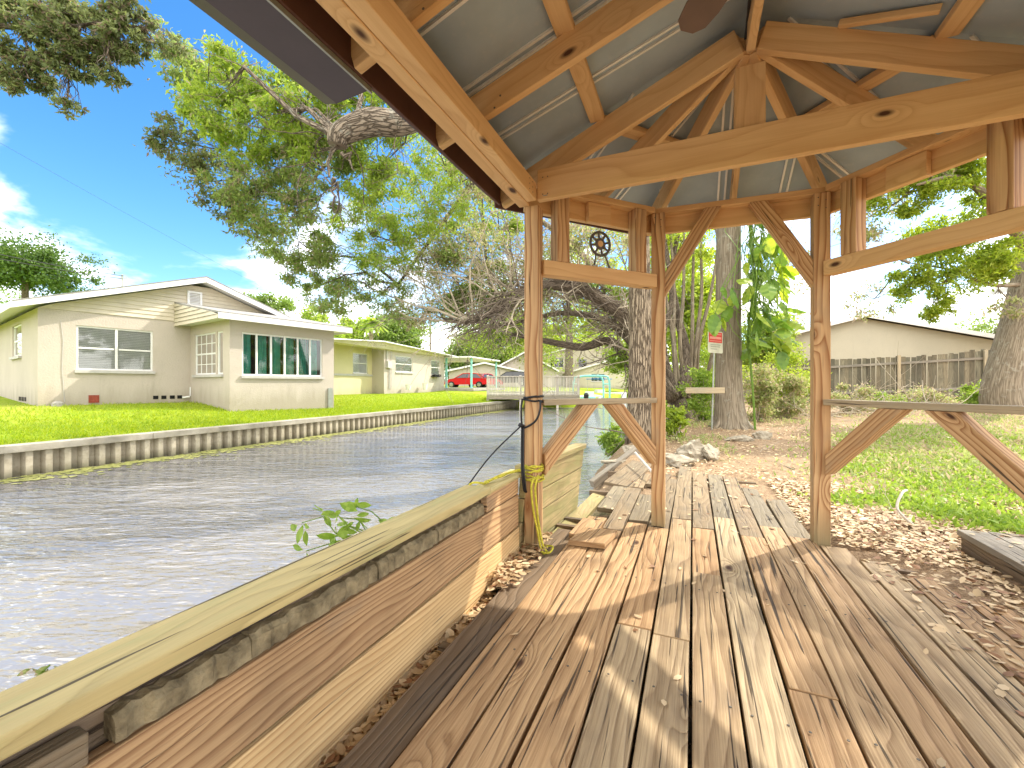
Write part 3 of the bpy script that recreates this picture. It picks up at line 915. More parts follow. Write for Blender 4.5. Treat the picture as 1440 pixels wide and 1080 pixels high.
# nail heads / staple of pale wire on the left beam and tie
nl = MB()
for (u, v, z) in ((-0.10, -0.62, 2.12), (0.10, 0.118, 2.11)):
    nl.tube([P(u, v, z), P(u - 0.025, v - 0.01, z - 0.005)], 0.0022, 5)
nl.build('nail', M['galv'], gz_root)
kn = MB()
kn.tube([P(1.125, 0.12, 2.70), P(1.13, 0.08, 2.76), P(1.12, -0.1, 2.72), P(1.125, -0.4, 2.66)], 0.007, 6)
kn.build('fan_cable', M['black'], gz_root)

# ceiling fan -------------------------------------------------------
fc = P(1.15, -0.98, 2.34)
fan = empty('ceiling_fan', fc, 'brown ceiling fan hanging from the gazebo ridge above the camera', 'ceiling fan')
m = MB(); m.lathe(fc, [(0.03, 0.34), (0.06, 0.32), (0.06, 0.28), (0.012, 0.26), (0.012, 0.12), (0.05, 0.11), (0.09, 0.06), (0.10, 0.0), (0.08, -0.04), (0.02, -0.055)], 20); m.build('motor', M['black'], fan, smooth_=False)
for k in range(5):
    a = R(98 - 72 * k); d = Vector((math.cos(a), math.sin(a), 0)); sd = Vector((-d.y, d.x, 0.12)).normalized()
    m = MB(); m.beam(fc + d * 0.08, fc + d * 0.16, 0.03, 0.008); br = m.build('blade_bracket', M['black'], fan)
    outline = [(0.14, -0.04), (0.3, -0.058), (0.45, -0.064), (0.52, -0.055), (0.555, -0.025), (0.555, 0.025), (0.52, 0.055), (0.45, 0.064), (0.3, 0.058), (0.14, 0.04)]
    m = MB(); m.prism([fc + d * x + sd * y + Vector((0, 0, 0.006)) for x, y in outline], (0, 0, 0.006)); m.build('blade', M['fan_blade'], fan, bevel=0.001)

# hanging chainring --------------------------------------------------
cw = P(0.36, 0.62, 0); pc = W(844, 343, cw.y)
chain = empty('hanging_chainring', pc, 'rusty spoked metal chainring hung from the short left gazebo beam', 'wind ornament')
dd = (P(*CORN[1]) - P(*CORN[0])).normalized(); nrm = Vector((dd.y, -dd.x, 0))
def ringm(m, c, r0, r1, th, n=36, ax=nrm):
    for k in range(n):
        a0, a1 = 2 * math.pi * k / n, 2 * math.pi * (k + 1) / n
        def q(r, a, s): return c + dd * (r * math.cos(a)) + Vector((0, 0, 1)) * (r * math.sin(a)) + ax * s * th / 2
        m.hexa([q(r0, a0, -1), q(r1, a0, -1), q(r0, a1, -1), q(r1, a1, -1), q(r0, a0, 1), q(r1, a0, 1), q(r0, a1, 1), q(r1, a1, 1)])
m = MB(); ringm(m, pc, 0.070, 0.086, 0.006); ringm(m, pc, 0.022, 0.040, 0.006, 24)
for k in range(8):
    a = 2 * math.pi * k / 8 + 0.2; e = dd * math.cos(a) + Vector((0, 0, math.sin(a)))
    m.beam(pc + e * 0.036, pc + e * 0.073, 0.014, 0.005, up=nrm)
m.build('ring', M['rust'], chain)
m = MB(); m.lathe(pc - nrm * 0.004, [(0.0015, 0.012), (0.02, 0.011), (0.021, 0.0)], 16, axis=nrm); m.build('hub', M['pine'], chain)
m = MB(); m.tube([pc + Vector((0, 0, 0.07)), pc + Vector((0, 0, 0.105)) ], 0.003, 5); m.build('hook', M['galv'], chain)
for off, ln in ((0.03, 0.10), (-0.035, 0.085)):
    m = MB(); a = pc + dd * off - Vector((0, 0, 0.06)); b = a + dd * (off * 0.9 + 0.02) - Vector((0, 0, ln))
    m.tube([a, a.lerp(b, 0.5) + nrm * 0.004, b], [0.007, 0.005, 0.008], 6); m.build('pendant', M['rust'], chain)

# ================================================================== DECK
deck = empty('wooden_deck', P(1.1, -1, 0), 'gappy weathered plank deck on the floor of the gazebo', 'deck')
new = MB(); old = MB(); dark = MB()
PITCH, BW, TH = 0.1455, 0.1345, 0.036


def board(m, u0, u1, v0, v1, z=0.0, tilt=0.0, skew=0.0, th=TH):
    dz0, dz1 = random.uniform(-0.003, 0.003), random.uniform(-0.003, 0.003)
    sk = skew
    c = []
    for k in range(8):
        v = v1 if k & 1 else v0; u = (u1 if k & 2 else u0) + (sk if k & 1 else 0)
        zz = z + (dz1 if k & 1 else dz0) + (tilt if k & 2 else 0) - (0 if k & 4 else th)
        c.append(P(u, v, zz))
    m.hexa(c)


joints = {4: [-0.45], 5: [-0.47], 6: [0.2], 8: [-0.62]}
for k in range(-1, 15):
    u0 = 0.012 + PITCH * k; u1 = u0 + BW
    end = 0.93 + random.uniform(-0.03, 0.03)
    end = {4: 0.865, 5: 1.12, 6: 0.96, 7: 1.28, 8: 0.92, 9: 1.2, 10: 1.02}.get(k, end)
    if k >= 11: end = 0.92 - 0.18 * (k - 11)
    if k == 0: end = 0.62
    if k in (-1,): continue
    cuts = [-5.0] + sorted(joints.get(k, [])) + [end]
    cuts = [c for c in cuts if c <= end]
    for a, b in zip(cuts[:-1], cuts[1:]):
        j = random.uniform(-0.002, 0.002)
        board(dark if (k == 0 and a < -1) else new, u0 + j, u1 + j + (0.0 if k != 0 else 0), a + 0.0025, b - 0.0025, z=(0.0 if k else -0.012), th=TH)
# split the first, darkest board into a dark near length and a lighter far length
# far, older section
def gu(k): return 0.012 + PITCH * k
far = [(gu(4), gu(4) + BW, 0.872, 2.55, 0.0), (gu(5), gu(5) + BW, 1.127, 3.30, 0.0), (gu(6), gu(6) + BW, 0.967, 3.05, 0.002),
       (gu(7), gu(7) + BW, 1.287, 2.95, 0.0), (gu(8), gu(8) + BW, 0.927, 2.9, 0.0), (gu(9), gu(9) + BW, 1.207, 2.4, -0.003), (gu(10), gu(10) + BW, 1.027, 2.05, -0.008),
       (gu(3), gu(3) + BW, 0.965, 1.75, 0.002), (0.31, 0.44, 0.70, 1.95, 0.006), (0.165, 0.30, 1.20, 2.95, -0.004), (0.32, 0.44, 2.05, 2.75, -0.01)]
for u0, u1, v0, v1, z in far:
    board(old, u0, u1, v0, v1, z, skew=random.uniform(-0.008, 0.008), tilt=random.uniform(-0.008, 0.008))
new.build('new_boards', M['deck'], deck, bevel=0.003)
old.build('old_boards', M['deck_old'], deck, bevel=0.003)
dark.build('dark_board', M['deck_dark'], deck, bevel=0.003)
js = MB()
for v in (-4, -3.2, -2.4, -1.6, -0.8, 0.0, 0.8, 0.98, 1.9, 2.9):
    uvbox(js, -0.05, 2.15 if v < 0.9 else 1.5, v - 0.02, v + 0.02, -0.14, -0.045, 'u')
js.build('joist', M['deck_dark'], deck)
for v in (-0.8, 0.0):
    for k in range(1, 14):
        for o in (0.025, 0.11):
            nh = MB(); nh.lathe(P(0.012 + PITCH * k + o + random.uniform(-.006, .006), v + random.uniform(-.012, .012), 0.0035), [(0.0045, 0.0), (0.0038, 0.0012)], 7)
            nh.build('nail_head', M['rust'], deck)

# loose and broken boards left on the rotten end of the deck
def loose(label, u0, u1, v0, v1, z, skew, tilt, mt):
    m = MB(); board(m, u0, u1, v0, v1, z, tilt, skew, 0.034)
    tag(m.build('loose_board', mt, None, bevel=0.004), label, 'board')
loose('wide grey loose board beside the mossy plank wall end', 0.07, 0.32, 2.0, 3.35, 0.03, 0.10, -0.03, M['deck_old'])
loose('splintered short tan board lifting at the edge of the deck hole', 0.14, 0.285, 0.44, 0.80, 0.028, 0.01, -0.018, M['deck'])
loose('short split board over the hole by the middle gazebo post', 0.175, 0.40, 0.30, 0.58, 0.033, 0.03, 0.01, M['deck'])
loose('mossy sunken board against the foot of the plank wall', -0.045, 0.075, 0.5, 1.9, -0.06, 0.03, -0.02, M['moss_plank'])
loose('short grey board wedged across the rotten deck end', 0.45, 0.62, 2.15, 2.7, 0.012, 0.05, 0.0, M['deck_old'])

# ================================================================== NEAR PLANK WALL
wall = empty('plank_retaining_wall', P(-0.1, 0, -0.1), 'low plank retaining wall between the deck and the canal with a mossy cap', 'retaining wall')
pl = MB(); uf = -0.085
def plank(m, z0, z1, v0, v1, off=0.0, th=0.038):
    uvbox(m, uf - th - off, uf - off, v0, v1, z0, z1)
plank(pl, 0.142, 0.332, -5.0, -0.36); plank(pl, 0.142, 0.332, -0.355, 0.13, 0.002)
plank(pl, 0.338, 0.43, -0.30, 0.13, 0.003)
pp = MB(); plank(pp, -0.052, 0.132, -5.0, 0.13, -0.003); plank(pp, -0.26, -0.058, -5.0, 0.13, 0.002)
pp.build('lower_plank', M['plank_pale'], wall, bevel=0.004)
pl.build('plank', M['plank'], wall, bevel=0.004)
# rotten upper boards
rt = MB()
def ragged(m, v0, v1, z0, z1, off, amp, n):
    vs_ = np.linspace(v0, v1, n); prev = None
    for k in range(n):
        zt = z1 - abs(random.gauss(0, amp)); o = off + random.uniform(-0.004, 0.006)
        cur = [P(uf - o, vs_[k], z0), P(uf - o + random.uniform(-.004, .004), vs_[k], zt - 0.012), P(uf - o - 0.012, vs_[k], zt), P(uf - o - 0.04, vs_[k], zt), P(uf - o - 0.04, vs_[k], z0)]
        if prev:
            for j in range(5):
                q = (j + 1) % 5; m.face([prev[j], cur[j], cur[q], prev[q]], [(vs_[k - 1], j * .03), (vs_[k], j * .03), (vs_[k], j * .03 + .03), (vs_[k - 1], j * .03 + .03)])
        else: m.face(cur[::-1])
        prev = cur
    m.face(prev)
v_ = -1.83
while v_ < -0.36:
    L_ = min(random.uniform(0.2, 0.6), -0.31 - v_)
    ragged(rt, v_, v_ + L_ - random.uniform(0.002, 0.008), 0.335 + random.uniform(0, .003), 0.398 - abs(random.gauss(0, .005)), 0.006 + random.uniform(0, .006), 0.004, int(L_ * 60) + 3); v_ += L_
rt.build('rotten_board', M['rot'], wall)
rt = MB(); uvbox(rt, uf - 0.04, uf - 0.001, -5.0, -1.87, 0.334, 0.392); rt.build('rotten_board', M['deck_old'], wall, bevel=0.004)
bk = MB(); uvbox(bk, uf - 0.075, uf - 0.05, -5, 0.13, -0.4, 0.415); bk.build('backing_board', M['deck_dark'], wall)
cp = MB(); uvbox(cp, -0.215, -0.068, -5.0, -0.29, 0.432, 0.47); uvbox(cp, -0.20, -0.075, -0.285, 0.26, 0.432, 0.452)
cp.build('cap_board', M['cap'], wall, bevel=0.006)
# canal side boards and second length of the wall beyond the post, leaning
ob = MB(); 
for z0 in (-0.62, -0.42, -0.22, -0.02, 0.18): uvbox(ob, uf - 0.115, uf - 0.08, -5, 0.2, z0, z0 + 0.19)
ob.build('canal_side_plank', M['grey_wood'], wall, bevel=0.003)
w2 = MB()
def skewplank(m, z0, z1, ua, ub, th=0.045):
    c = []
    for k in range(8):
        v = 1.28 if k & 1 else 0.16
        u = (ub if k & 1 else ua) + (0 if k & 2 else -th) + (0.035 * ((z1 if k & 4 else z0)) / 0.4)
        c.append(P(u, v, z1 if k & 4 else z0))
    m.hexa(c)
skewplank(w2, 0.30, 0.455, -0.085, 0.0); skewplank(w2, 0.15, 0.295, -0.09, -0.005); skewplank(w2, -0.05, 0.145, -0.095, -0.01); skewplank(w2, -0.3, -0.055, -0.1, -0.012)
w2.build('mossy_plank', M['moss_plank'], wall, bevel=0.006)
w2 = MB(); skewplank(w2, 0.458, 0.50, -0.07, 0.02, 0.10); w2.build('cap_board', M['moss_plank'], wall, bevel=0.006)
st = MB(); st.beam(P(-0.12, 1.05, -0.5), P(-0.12, 1.05, 0.66), 0.07, 0.07); tag(st.build('mooring_stub', M['pine'], None, bevel=0.004), 'short reddish wooden stub standing behind the mossy plank wall', 'post')

# low grey platform to the right
pf = empty('low_platform', P(2.9, 0.6, 0), 'low grey board platform at the edge of the leafy yard', 'platform')
m = MB()
for k in range(7): uvbox(m, 2.36 + 0.146 * k, 2.36 + 0.146 * k + 0.139, -1.5, 1.18 + random.uniform(-.01, .01), 0.085, 0.12)
m.build('top_boards', M['grey_wood'], pf, bevel=0.003)
m = MB(); uvbox(m, 2.375, 2.413, -1.48, 1.16, -0.06, 0.083); uvbox(m, 2.415, 3.35, 1.125, 1.16, -0.06, 0.083, 'u'); m.build('side_board', M['deck_dark'], pf, bevel=0.003)

# ================================================================== ROPES
def spiral(c, r0, z0, z1, turns, rad, n=160, jitter=0.004, sq=True):
    pts = []
    for k in range(n):
        t = k / (n - 1); a = 2 * math.pi * turns * t
        x, y = math.cos(a), math.sin(a)
        f = 1 / max(abs(x), abs(y)) if sq else 1
        f = 1 + (f - 1) * 0.75
        z = z0 + (z1 - z0) * (0.5 - 0.5 * math.cos(t * math.pi * 3)) + random.gauss(0, jitter)
        rr = r0 * f + rad * (1 + (k % 3) * 0.6)
        pts.append(P(c[0] + x * rr, c[1] + y * rr, z))
    return pts
p1 = CORN[0]
m = MB(); m.tube(spiral(p1, 0.047, 0.41, 0.50, 9, 0.006), 0.0055, 6)
m.tube(spline([P(0.03, 0.16, 0.45), P(0.02, 0.13, 0.38), P(0.035, 0.12, 0.25), P(0.05, 0.13, 0.12), P(0.07, 0.15, 0.02), P(0.095, 0.2, -0.03), P(0.06, 0.24, -0.03)], 6), 0.0065, 6)
m.tube(spline([P(0.02, 0.155, 0.44), P(0.0, 0.12, 0.40), P(0.012, 0.11, 0.27), P(0.035, 0.12, 0.14), P(0.06, 0.14, 0.0), P(0.10, 0.17, -0.02), P(0.09, 0.23, -0.01)], 6), 0.0065, 6)
m.tube(spline([P(-0.07, 0.18, 0.47), P(-0.11, 0.05, 0.475), P(-0.13, -0.08, 0.478), P(-0.15, -0.2, 0.462), P(-0.14, -0.26, 0.478), P(-0.17, -0.30, 0.485), P(-0.21, -0.27, 0.46)], 6), 0.006, 6)
m.tube(spline([P(-0.07, 0.20, 0.48), P(-0.13, 0.08, 0.468), P(-0.115, -0.05, 0.475), P(-0.16, -0.17, 0.465), P(-0.12, -0.22, 0.475)], 6), 0.006, 6)
m.tube(spline([P(0.03, 0.15, 0.0), P(0.10, 0.14, 0.0), P(0.11, 0.19, 0.02), P(0.06, 0.2, 0.015), P(0.04, 0.16, 0.01), P(0.09, 0.15, 0.03)], 6), 0.006, 6)
tag(m.build('yellow_rope', M['rope_y'], None, smooth_=True), 'yellow rope wound round the foot of the left gazebo post', 'rope')
m = MB()
m.tube(spiral(p1, 0.047, 0.895, 0.925, 3, 0.004, 60, 0.002), 0.0065, 6)
m.tube(spline([P(0.045, 0.15, 0.9), P(0.045, 0.14, 0.84), P(0.02, 0.135, 0.78), P(-0.04, 0.14, 0.74), P(-0.072, 0.15, 0.745), P(-0.075, 0.14, 0.85), P(-0.07, 0.15, 0.91)], 6), 0.0065, 6)
for o in (0, 0.012):
    m.tube(spline([P(-0.072 + o, 0.145, 0.75), P(-0.070 + o, 0.135, 0.6), P(-0.062 + o, 0.12, 0.48), P(-0.05 + o, 0.12, 0.37), P(-0.04 + o * .3, 0.13, 0.35)], 5), 0.0065, 6)
m.tube(spline([P(-0.072, 0.145, 0.75), P(-0.2, -0.03, 0.58), P(-0.36, -0.1, 0.35), P(-0.62, -0.16, 0.0), P(-0.9, -0.25, -0.45), P(-1.0, -0.28, -0.6)], 5), 0.0045, 6)
m.tube([P(-0.085, 0.13, 0.755), P(-0.06, 0.13, 0.745)], 0.012, 8)
tag(m.build('black_cord', M['cord'], None, smooth_=True), 'black cord tied round the left gazebo post and trailing to the canal', 'cord')

# ================================================================== FAR SEAWALL
sw = empty('sheet_pile_seawall', P(-9.3, 5, 0), 'pale corrugated sheet pile seawall along the far lawn', 'seawall')
m = MB(); v = -14.0; u0 = -9.14; prof = [(0, 0.0), (0.085, 0.0), (0.11, -0.13), (0.21, -0.13), (0.235, 0.0)]
while v < 23.6:
    for (a, da), (b, db) in zip(prof[:-1], prof[1:]):
        m.face([P(u0 + da, v + a, -0.9), P(u0 + db, v + b, -0.9), P(u0 + db, v + b, -0.06), P(u0 + da, v + a, -0.06)], [(a + v, 0), (b + v, 0), (b + v, .8), (a + v, .8)])
    v += 0.235
m.build('sheet_piling', M['seawall'], sw)
m = MB(); v = -14.0
while v < 23.6:
    b = min(v + 2.4, 23.8); uvbox(m, -9.34, -9.08, v, b - 0.006, -0.10, 0.02); v = b
    if b > 23.7: break
m.build('cap', M['seacap'], sw, bevel=0.01)
# algae drifting along the far wall and at the canal end
n = 5200
vv = RNG.uniform(-6, 24, n); uu = -9.08 + np.abs(RNG.normal(0, 0.30, n)) * (0.6 + 0.5 * np.sin(vv * 1.3) ** 2)
pts = np.array([P(float(a), float(b), -0.492) for a, b in zip(uu, vv)])
n2 = 3000
v2 = RNG.uniform(22.6, 25.2, n2); u2 = np.array([ul(float(x)) for x in v2]) + 0.15 + np.abs(RNG.normal(0, 0.45, n2))
pts2 = np.array([P(float(a), float(b), -0.492) for a, b in zip(u2, v2)])
dirs = RNG.normal(size=(n + n2, 3)); dirs[:, 2] = 0
tag(leaf_mesh('floating_algae', np.concatenate([pts, pts2]), 0.11, 0.8, M['algae'], None, flat=0.97, dirs=dirs, curl=0.02), kind='stuff')

# ================================================================== HOUSES
def frame(o, d):
    o = Vector((o[0], o[1], 0)); d = Vector((d[0], d[1], 0)).normalized(); n = Vector((d.y, -d.x, 0))
    return lambda t, s, z: o + d * t + n * s + Vector((0, 0, z))


def wall_holes(m, fr, t0, t1, z0, z1, holes, depth=0.10, s=0.0, inward=-1):
    """wall plane at offset s in frame fr with rectangular openings and reveals"""
    ts = sorted({t0, t1, *[h[0] for h in holes], *[h[1] for h in holes]})
    zs = sorted({z0, z1, *[h[2] for h in holes], *[h[3] for h in holes]})
    for a, b in zip(ts[:-1], ts[1:]):
        for c, d in zip(zs[:-1], zs[1:]):
            mt, mz = (a + b) / 2, (c + d) / 2
            if any(h[0] < mt < h[1] and h[2] < mz < h[3] for h in holes): continue
            m.face([fr(a, s, c), fr(b, s, c), fr(b, s, d), fr(a, s, d)])
    for (a, b, c, d) in holes:
        e = s + inward * depth
        m.face([fr(a, s, c), fr(a, e, c), fr(a, e, d), fr(a, s, d)]); m.face([fr(b, s, c), fr(b, s, d), fr(b, e, d), fr(b, e, c)])
        m.face([fr(a, s, c), fr(b, s, c), fr(b, e, c), fr(a, e, c)]); m.face([fr(a, s, d), fr(a, e, d), fr(b, e, d), fr(b, s, d)])


def window(root, fr, t0, t1, z0, z1, cols=1, rails=True, s=0.0, inner='blind', grid=0, label=None, colmat=None):
    sg = 1
    m = MB(); w = 0.05; f0, f1 = s - 0.075, s - 0.035
    def bar(a, b, c, d, x0=f0, x1=f1): m.box((a, x0, c), (b, x1, d), fr)
    bar(t0, t1, z0, z0 + w); bar(t0, t1, z1 - w, z1); bar(t0, t0 + w, z0 + w, z1 - w); bar(t1 - w, t1, z0 + w, z1 - w)
    cw_ = (t1 - t0) / cols
    for k in range(1, cols): bar(t0 + cw_ * k - w * 0.6, t0 + cw_ * k + w * 0.6, z0 + w, z1 - w)
    if rails:
        zm = (z0 + z1) / 2
        for k in range(cols): bar(t0 + cw_ * k + w * 1.05, t0 + cw_ * (k + 1) - w * 1.05, zm - 0.025, zm + 0.025, f0 + 0.005, f1 - 0.004)
    if grid:
        for k in range(1, grid):
            tt = t0 + (t1 - t0) * k / grid; bar(tt - 0.012, tt + 0.012, z0 + w, z1 - w, f0 + 0.01, f1 - 0.012)
        for k in range(1, 4):
            zz = z0 + (z1 - z0) * k / 4; bar(t0 + w, t1 - w, zz - 0.012, zz + 0.012, f0 + 0.012, f1 - 0.015)
    wf = m.build('window', M['white'], root)
    if label: wf['label'] = label
    m = MB(); m.face([fr(t0 + .02, s - .055, z0 + .02), fr(t1 - .02, s - .055, z0 + .02), fr(t1 - .02, s - .055, z1 - .02), fr(t0 + .02, s - .055, z1 - .02)]); m.build('pane', M['glass'], wf)
    m = MB(); m.box((t0 - 0.04, s + 0.002, z0 - 0.085), (t1 + 0.04, s + 0.07, z0 - 0.003), fr); m.build('sill', M['greywhite'], wf)
    if inner == 'blind':
        m = MB(); z = z0 + 0.03
        while z < z1 - 0.03:
            m.face([fr(t0 + .04, s - .083, z), fr(t1 - .04, s - .083, z), fr(t1 - .04, s - .098, z + 0.046), fr(t0 + .04, s - .098, z + 0.046)]); z += 0.05
        m.build('blind', M['white'], wf)
    if inner == 'curtain':
        m = MB(); n = int((t1 - t0) * 28)
        for k in range(n):
            a, b = t0 + (t1 - t0) * k / n, t0 + (t1 - t0) * (k + 1) / n
            pk = int((k / n) * cols); 
            fa = lambda x: s - 0.17 + 0.05 * math.sin(x * 34) + 0.02 * math.sin(x * 71)
            if (k * cols / n) % 1 > 0.80: continue
            m.face([fr(a, fa(a), z0 - 0.1), fr(b, fa(b), z0 - 0.1), fr(b, fa(b) - 0.02, z1), fr(a, fa(a) - 0.02, z1)])
        m.build('curtain', M['teal'], wf)
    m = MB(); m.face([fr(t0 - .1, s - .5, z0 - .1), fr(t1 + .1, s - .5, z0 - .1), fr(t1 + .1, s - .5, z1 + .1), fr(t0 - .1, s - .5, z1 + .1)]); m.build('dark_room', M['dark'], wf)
    return wf


# --- house one ------------------------------------------------------
GB = 0.08
h1 = empty('beige_house', Vector((-12.67, 11.4, GB)), 'beige stucco bungalow with a glazed porch and teal curtains across the canal', 'house')
f1 = frame((-12.67, 11.4), (.559, .829))               # t along facade, s towards the canal
d1 = Vector((.559, .829, 0)).normalized(); n1 = Vector((d1.y, -d1.x, 0))
f1s = frame((-12.67, 11.4), (-n1.x, -n1.y))            # side wall: t runs back from the corner
m = MB()
wall_holes(m, f1, 0, 7.5, GB, 3.05, [(0.73, 2.45, 1.40, 2.66)])
# side wall faces left; its outward direction is -d1
f_side = lambda t, s, z: f1(0 - s, -t, z)
wall_holes(m, f_side, 0, 10, GB, 3.05, [(2.35, 3.9, 1.85, 2.82)])
m.face([f1(7.5, 0, GB), f1(7.5, -10, GB), f1(7.5, -10, 3.05), f1(7.5, 0, 3.05)]); m.face([f1(0, -10, GB), f1(7.5, -10, GB), f1(7.5, -10, 3.05), f1(0, -10, 3.05)])
# porch
PT, PW, PS = 3.45, 3.42, 2.84
fp = lambda t, s, z: f1(PT + t, PS + s, z)
wall_holes(m, fp, 0, PW, GB, 2.93, [(0.34, 2.97, 1.26, 2.58)])
fpl = lambda t, s, z: f1(PT - s, PS - t, z)
wall_holes(m, fpl, 0, PS, GB, 2.93, [(0.95, 2.52, 1.30, 2.62), (0.45, 0.86, 1.30, 2.62)])
m.face([f1(PT + PW, PS, GB), f1(PT + PW, 0, GB), f1(PT + PW, 0, 2.93), f1(PT + PW, PS, 2.93)])
m.build('wall', M['stucco'], h1)
ap = (3.76, 4.46); sl = (4.46 - 2.98) / 4.25
# gable siding, overlapping boards
m = MB(); z = 3.05
while z < 4.4:
    zt = min(z + 0.125, 4.42)
    a0, b0 = 3.76 - (4.40 - z) / sl, 3.76 + (4.40 - z) / sl
    a1, b1 = 3.76 - (4.40 - zt) / sl, 3.76 + (4.40 - zt) / sl
    if a1 < b1:
        m.face([f1(max(a0, 0), 0.03, z), f1(min(b0, 7.5), 0.03, z), f1(min(b1, 7.5), 0.008, zt), f1(max(a1, 0), 0.008, zt)])
        m.face([f1(max(a0, 0), 0.0, z), f1(min(b0, 7.5), 0.0, z), f1(min(b0, 7.5), 0.03, z), f1(max(a0, 0), 0.03, z)])
    z += 0.125
m.build('gable_siding', M['siding'], h1)
m = MB()
m.box((3.34, 0.035, 3.62), (3.40, 0.075, 4.10), f1); m.box((3.70, 0.035, 3.62), (3.76, 0.075, 4.10), f1)
m.box((3.40, 0.035, 4.04), (3.70, 0.075, 4.10), f1); m.box((3.40, 0.035, 3.62), (3.70, 0.075, 3.67), f1)
z = 3.68
while z < 4.03: m.face([f1(3.40, 0.07, z), f1(3.70, 0.07, z), f1(3.70, 0.04, z + 0.04), f1(3.40, 0.04, z + 0.04)]); z += 0.05
m.build('gable_vent', M['white'], h1)
# main roof
m = MB(); th = 0.16
for sgn in (-1, 1):
    e = 3.76 + sgn * 4.25
    a, b = (3.76, 4.46), (e, 2.98)
    pts = [(a[0], a[1]), (b[0], b[1]), (b[0], b[1] + 0.03), (a[0], a[1] + 0.03)]
    m.prism([f1(p[0], 0.42, p[1] + 0.12) for p in pts], n1 * -10.8)
m.build('roof', M['shingle'], h1)
m = MB()
for sgn in (-1, 1):
    e = 3.76 + sgn * 4.27
    pts = [(3.76, 4.46 + .12), (e, 2.98 + .12), (e, 2.98 - 0.05), (3.76, 4.46 - 0.05)]
    m.prism([f1(p[0], 0.41, p[1]) for p in pts], n1 * -0.03)
    m.box((0.41, e - 0.015, 2.93), (-10.2, e + 0.015, 3.10), lambda a, b, c: f1(b, a, c))
    m.face([f1(3.76, 0.40, 4.44), f1(e, 0.40, 2.96), f1(e, -10, 2.96), f1(3.76, -10, 4.44)])
m.build('fascia', M['white'], h1)
# porch roof: low shed
A0, A1 = PT - 0.45, PT + PW + 0.5
zf, zb_ = 3.02, 3.62
m = MB(); m.prism([f1(A0, PS + 0.38, zf), f1(A0, 0.0, zb_), f1(A0, 0.0, zb_ + 0.05), f1(A0, PS + 0.38, zf + 0.05)], d1 * (A1 - A0)); m.build('porch_roof', M['shingle'], h1)
m = MB(); m.box((A0, PS + 0.36, 2.87), (A1, PS + 0.39, zf + 0.02), f1); m.face([f1(A0, PS + .36, 2.93), f1(A1, PS + .36, 2.93), f1(A1, 0.02, 2.93), f1(A0, 0.02, 2.93)])
m.box((A1 - .03, PS + 0.36, 2.87), (A1, 0.0, zf), f1)
m.build('porch_fascia', M['white'], h1)
m = MB()
for z0 in (2.87, 2.995, 3.12, 3.245, 3.37, 3.495):
    z1 = z0 + 0.125
    sa = PS + 0.37 if z1 < zf else (zb_ - z0) / (zb_ - zf) * (PS + 0.38)
    sb = PS + 0.37 if z1 < zf else max(0.02, (zb_ - z1) / (zb_ - zf) * (PS + 0.38))
    m.face([f1(A0 - 0.02, min(sa, PS + .37), z0), f1(A0 - 0.02, 0.0, z0), f1(A0 + 0.005, 0.0, z1), f1(A0 + 0.005, sb, z1)])
m.build('porch_gable_siding', M['siding'], h1)
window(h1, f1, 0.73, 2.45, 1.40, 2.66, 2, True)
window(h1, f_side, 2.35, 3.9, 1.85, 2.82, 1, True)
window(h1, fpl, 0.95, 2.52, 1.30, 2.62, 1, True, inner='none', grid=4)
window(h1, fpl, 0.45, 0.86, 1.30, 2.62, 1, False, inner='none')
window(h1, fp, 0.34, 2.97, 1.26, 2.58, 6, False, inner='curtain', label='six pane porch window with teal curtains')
m = MB()
for t in (2.45, 2.66, 2.88, 3.08): m.box((t, 0.003, 0.52), (t + 0.13, 0.012, 0.63), f1)
m.build('foundation_vent', M['dark'], h1)
m = MB(); m.box((0.98, 0.003, 0.46), (1.20, 0.03, 0.68), f1); m.build('brick_patch', M['red_brick'], h1)
m = MB(); m.tube([f1(3.2, 0.05, 0.55), f1(3.38, 0.12, 0.58)], 0.03, 8); m.tube([f1(3.43, 0.03, 0.6), f1(3.43, 0.03, 0.9)], 0.02, 8); m.build('pipe', M['white'], h1)
m = MB(); m.box((PW - 0.25, 0.01, GB), (PW - 0.08, 0.05, 0.85), fp); m.build('utility_box', M['galv'], h1)
m = MB()
for k in range(5): m.box((1.6 + 0.25 * k, 0.003, 0.5), (1.7 + 0.25 * k, 0.012, 0.62), f_side)
m.build('foundation_vent', M['dark'], h1)
m = MB(); m.tube([f1(0.42, 0.012, 2.75), f1(0.47, 0.012, 2.2), f1(0.45, 0.012, 1.4), f1(0.5, 0.012, 0.5)], 0.008, 5); m.build('wall_crack', M['greywhite'], h1)
# rocks and bits at the house foot
m = MB(); m.lathe(f1(0.33, 0.25, 0.34), [(0.10, 0), (0.13, 0.05), (0.12, 0.14), (0.05, 0.2)], 10); tag(m.build('flower_pot', M['concrete'], None), 'small tan pot lying by the foot of the beige house wall', 'pot')

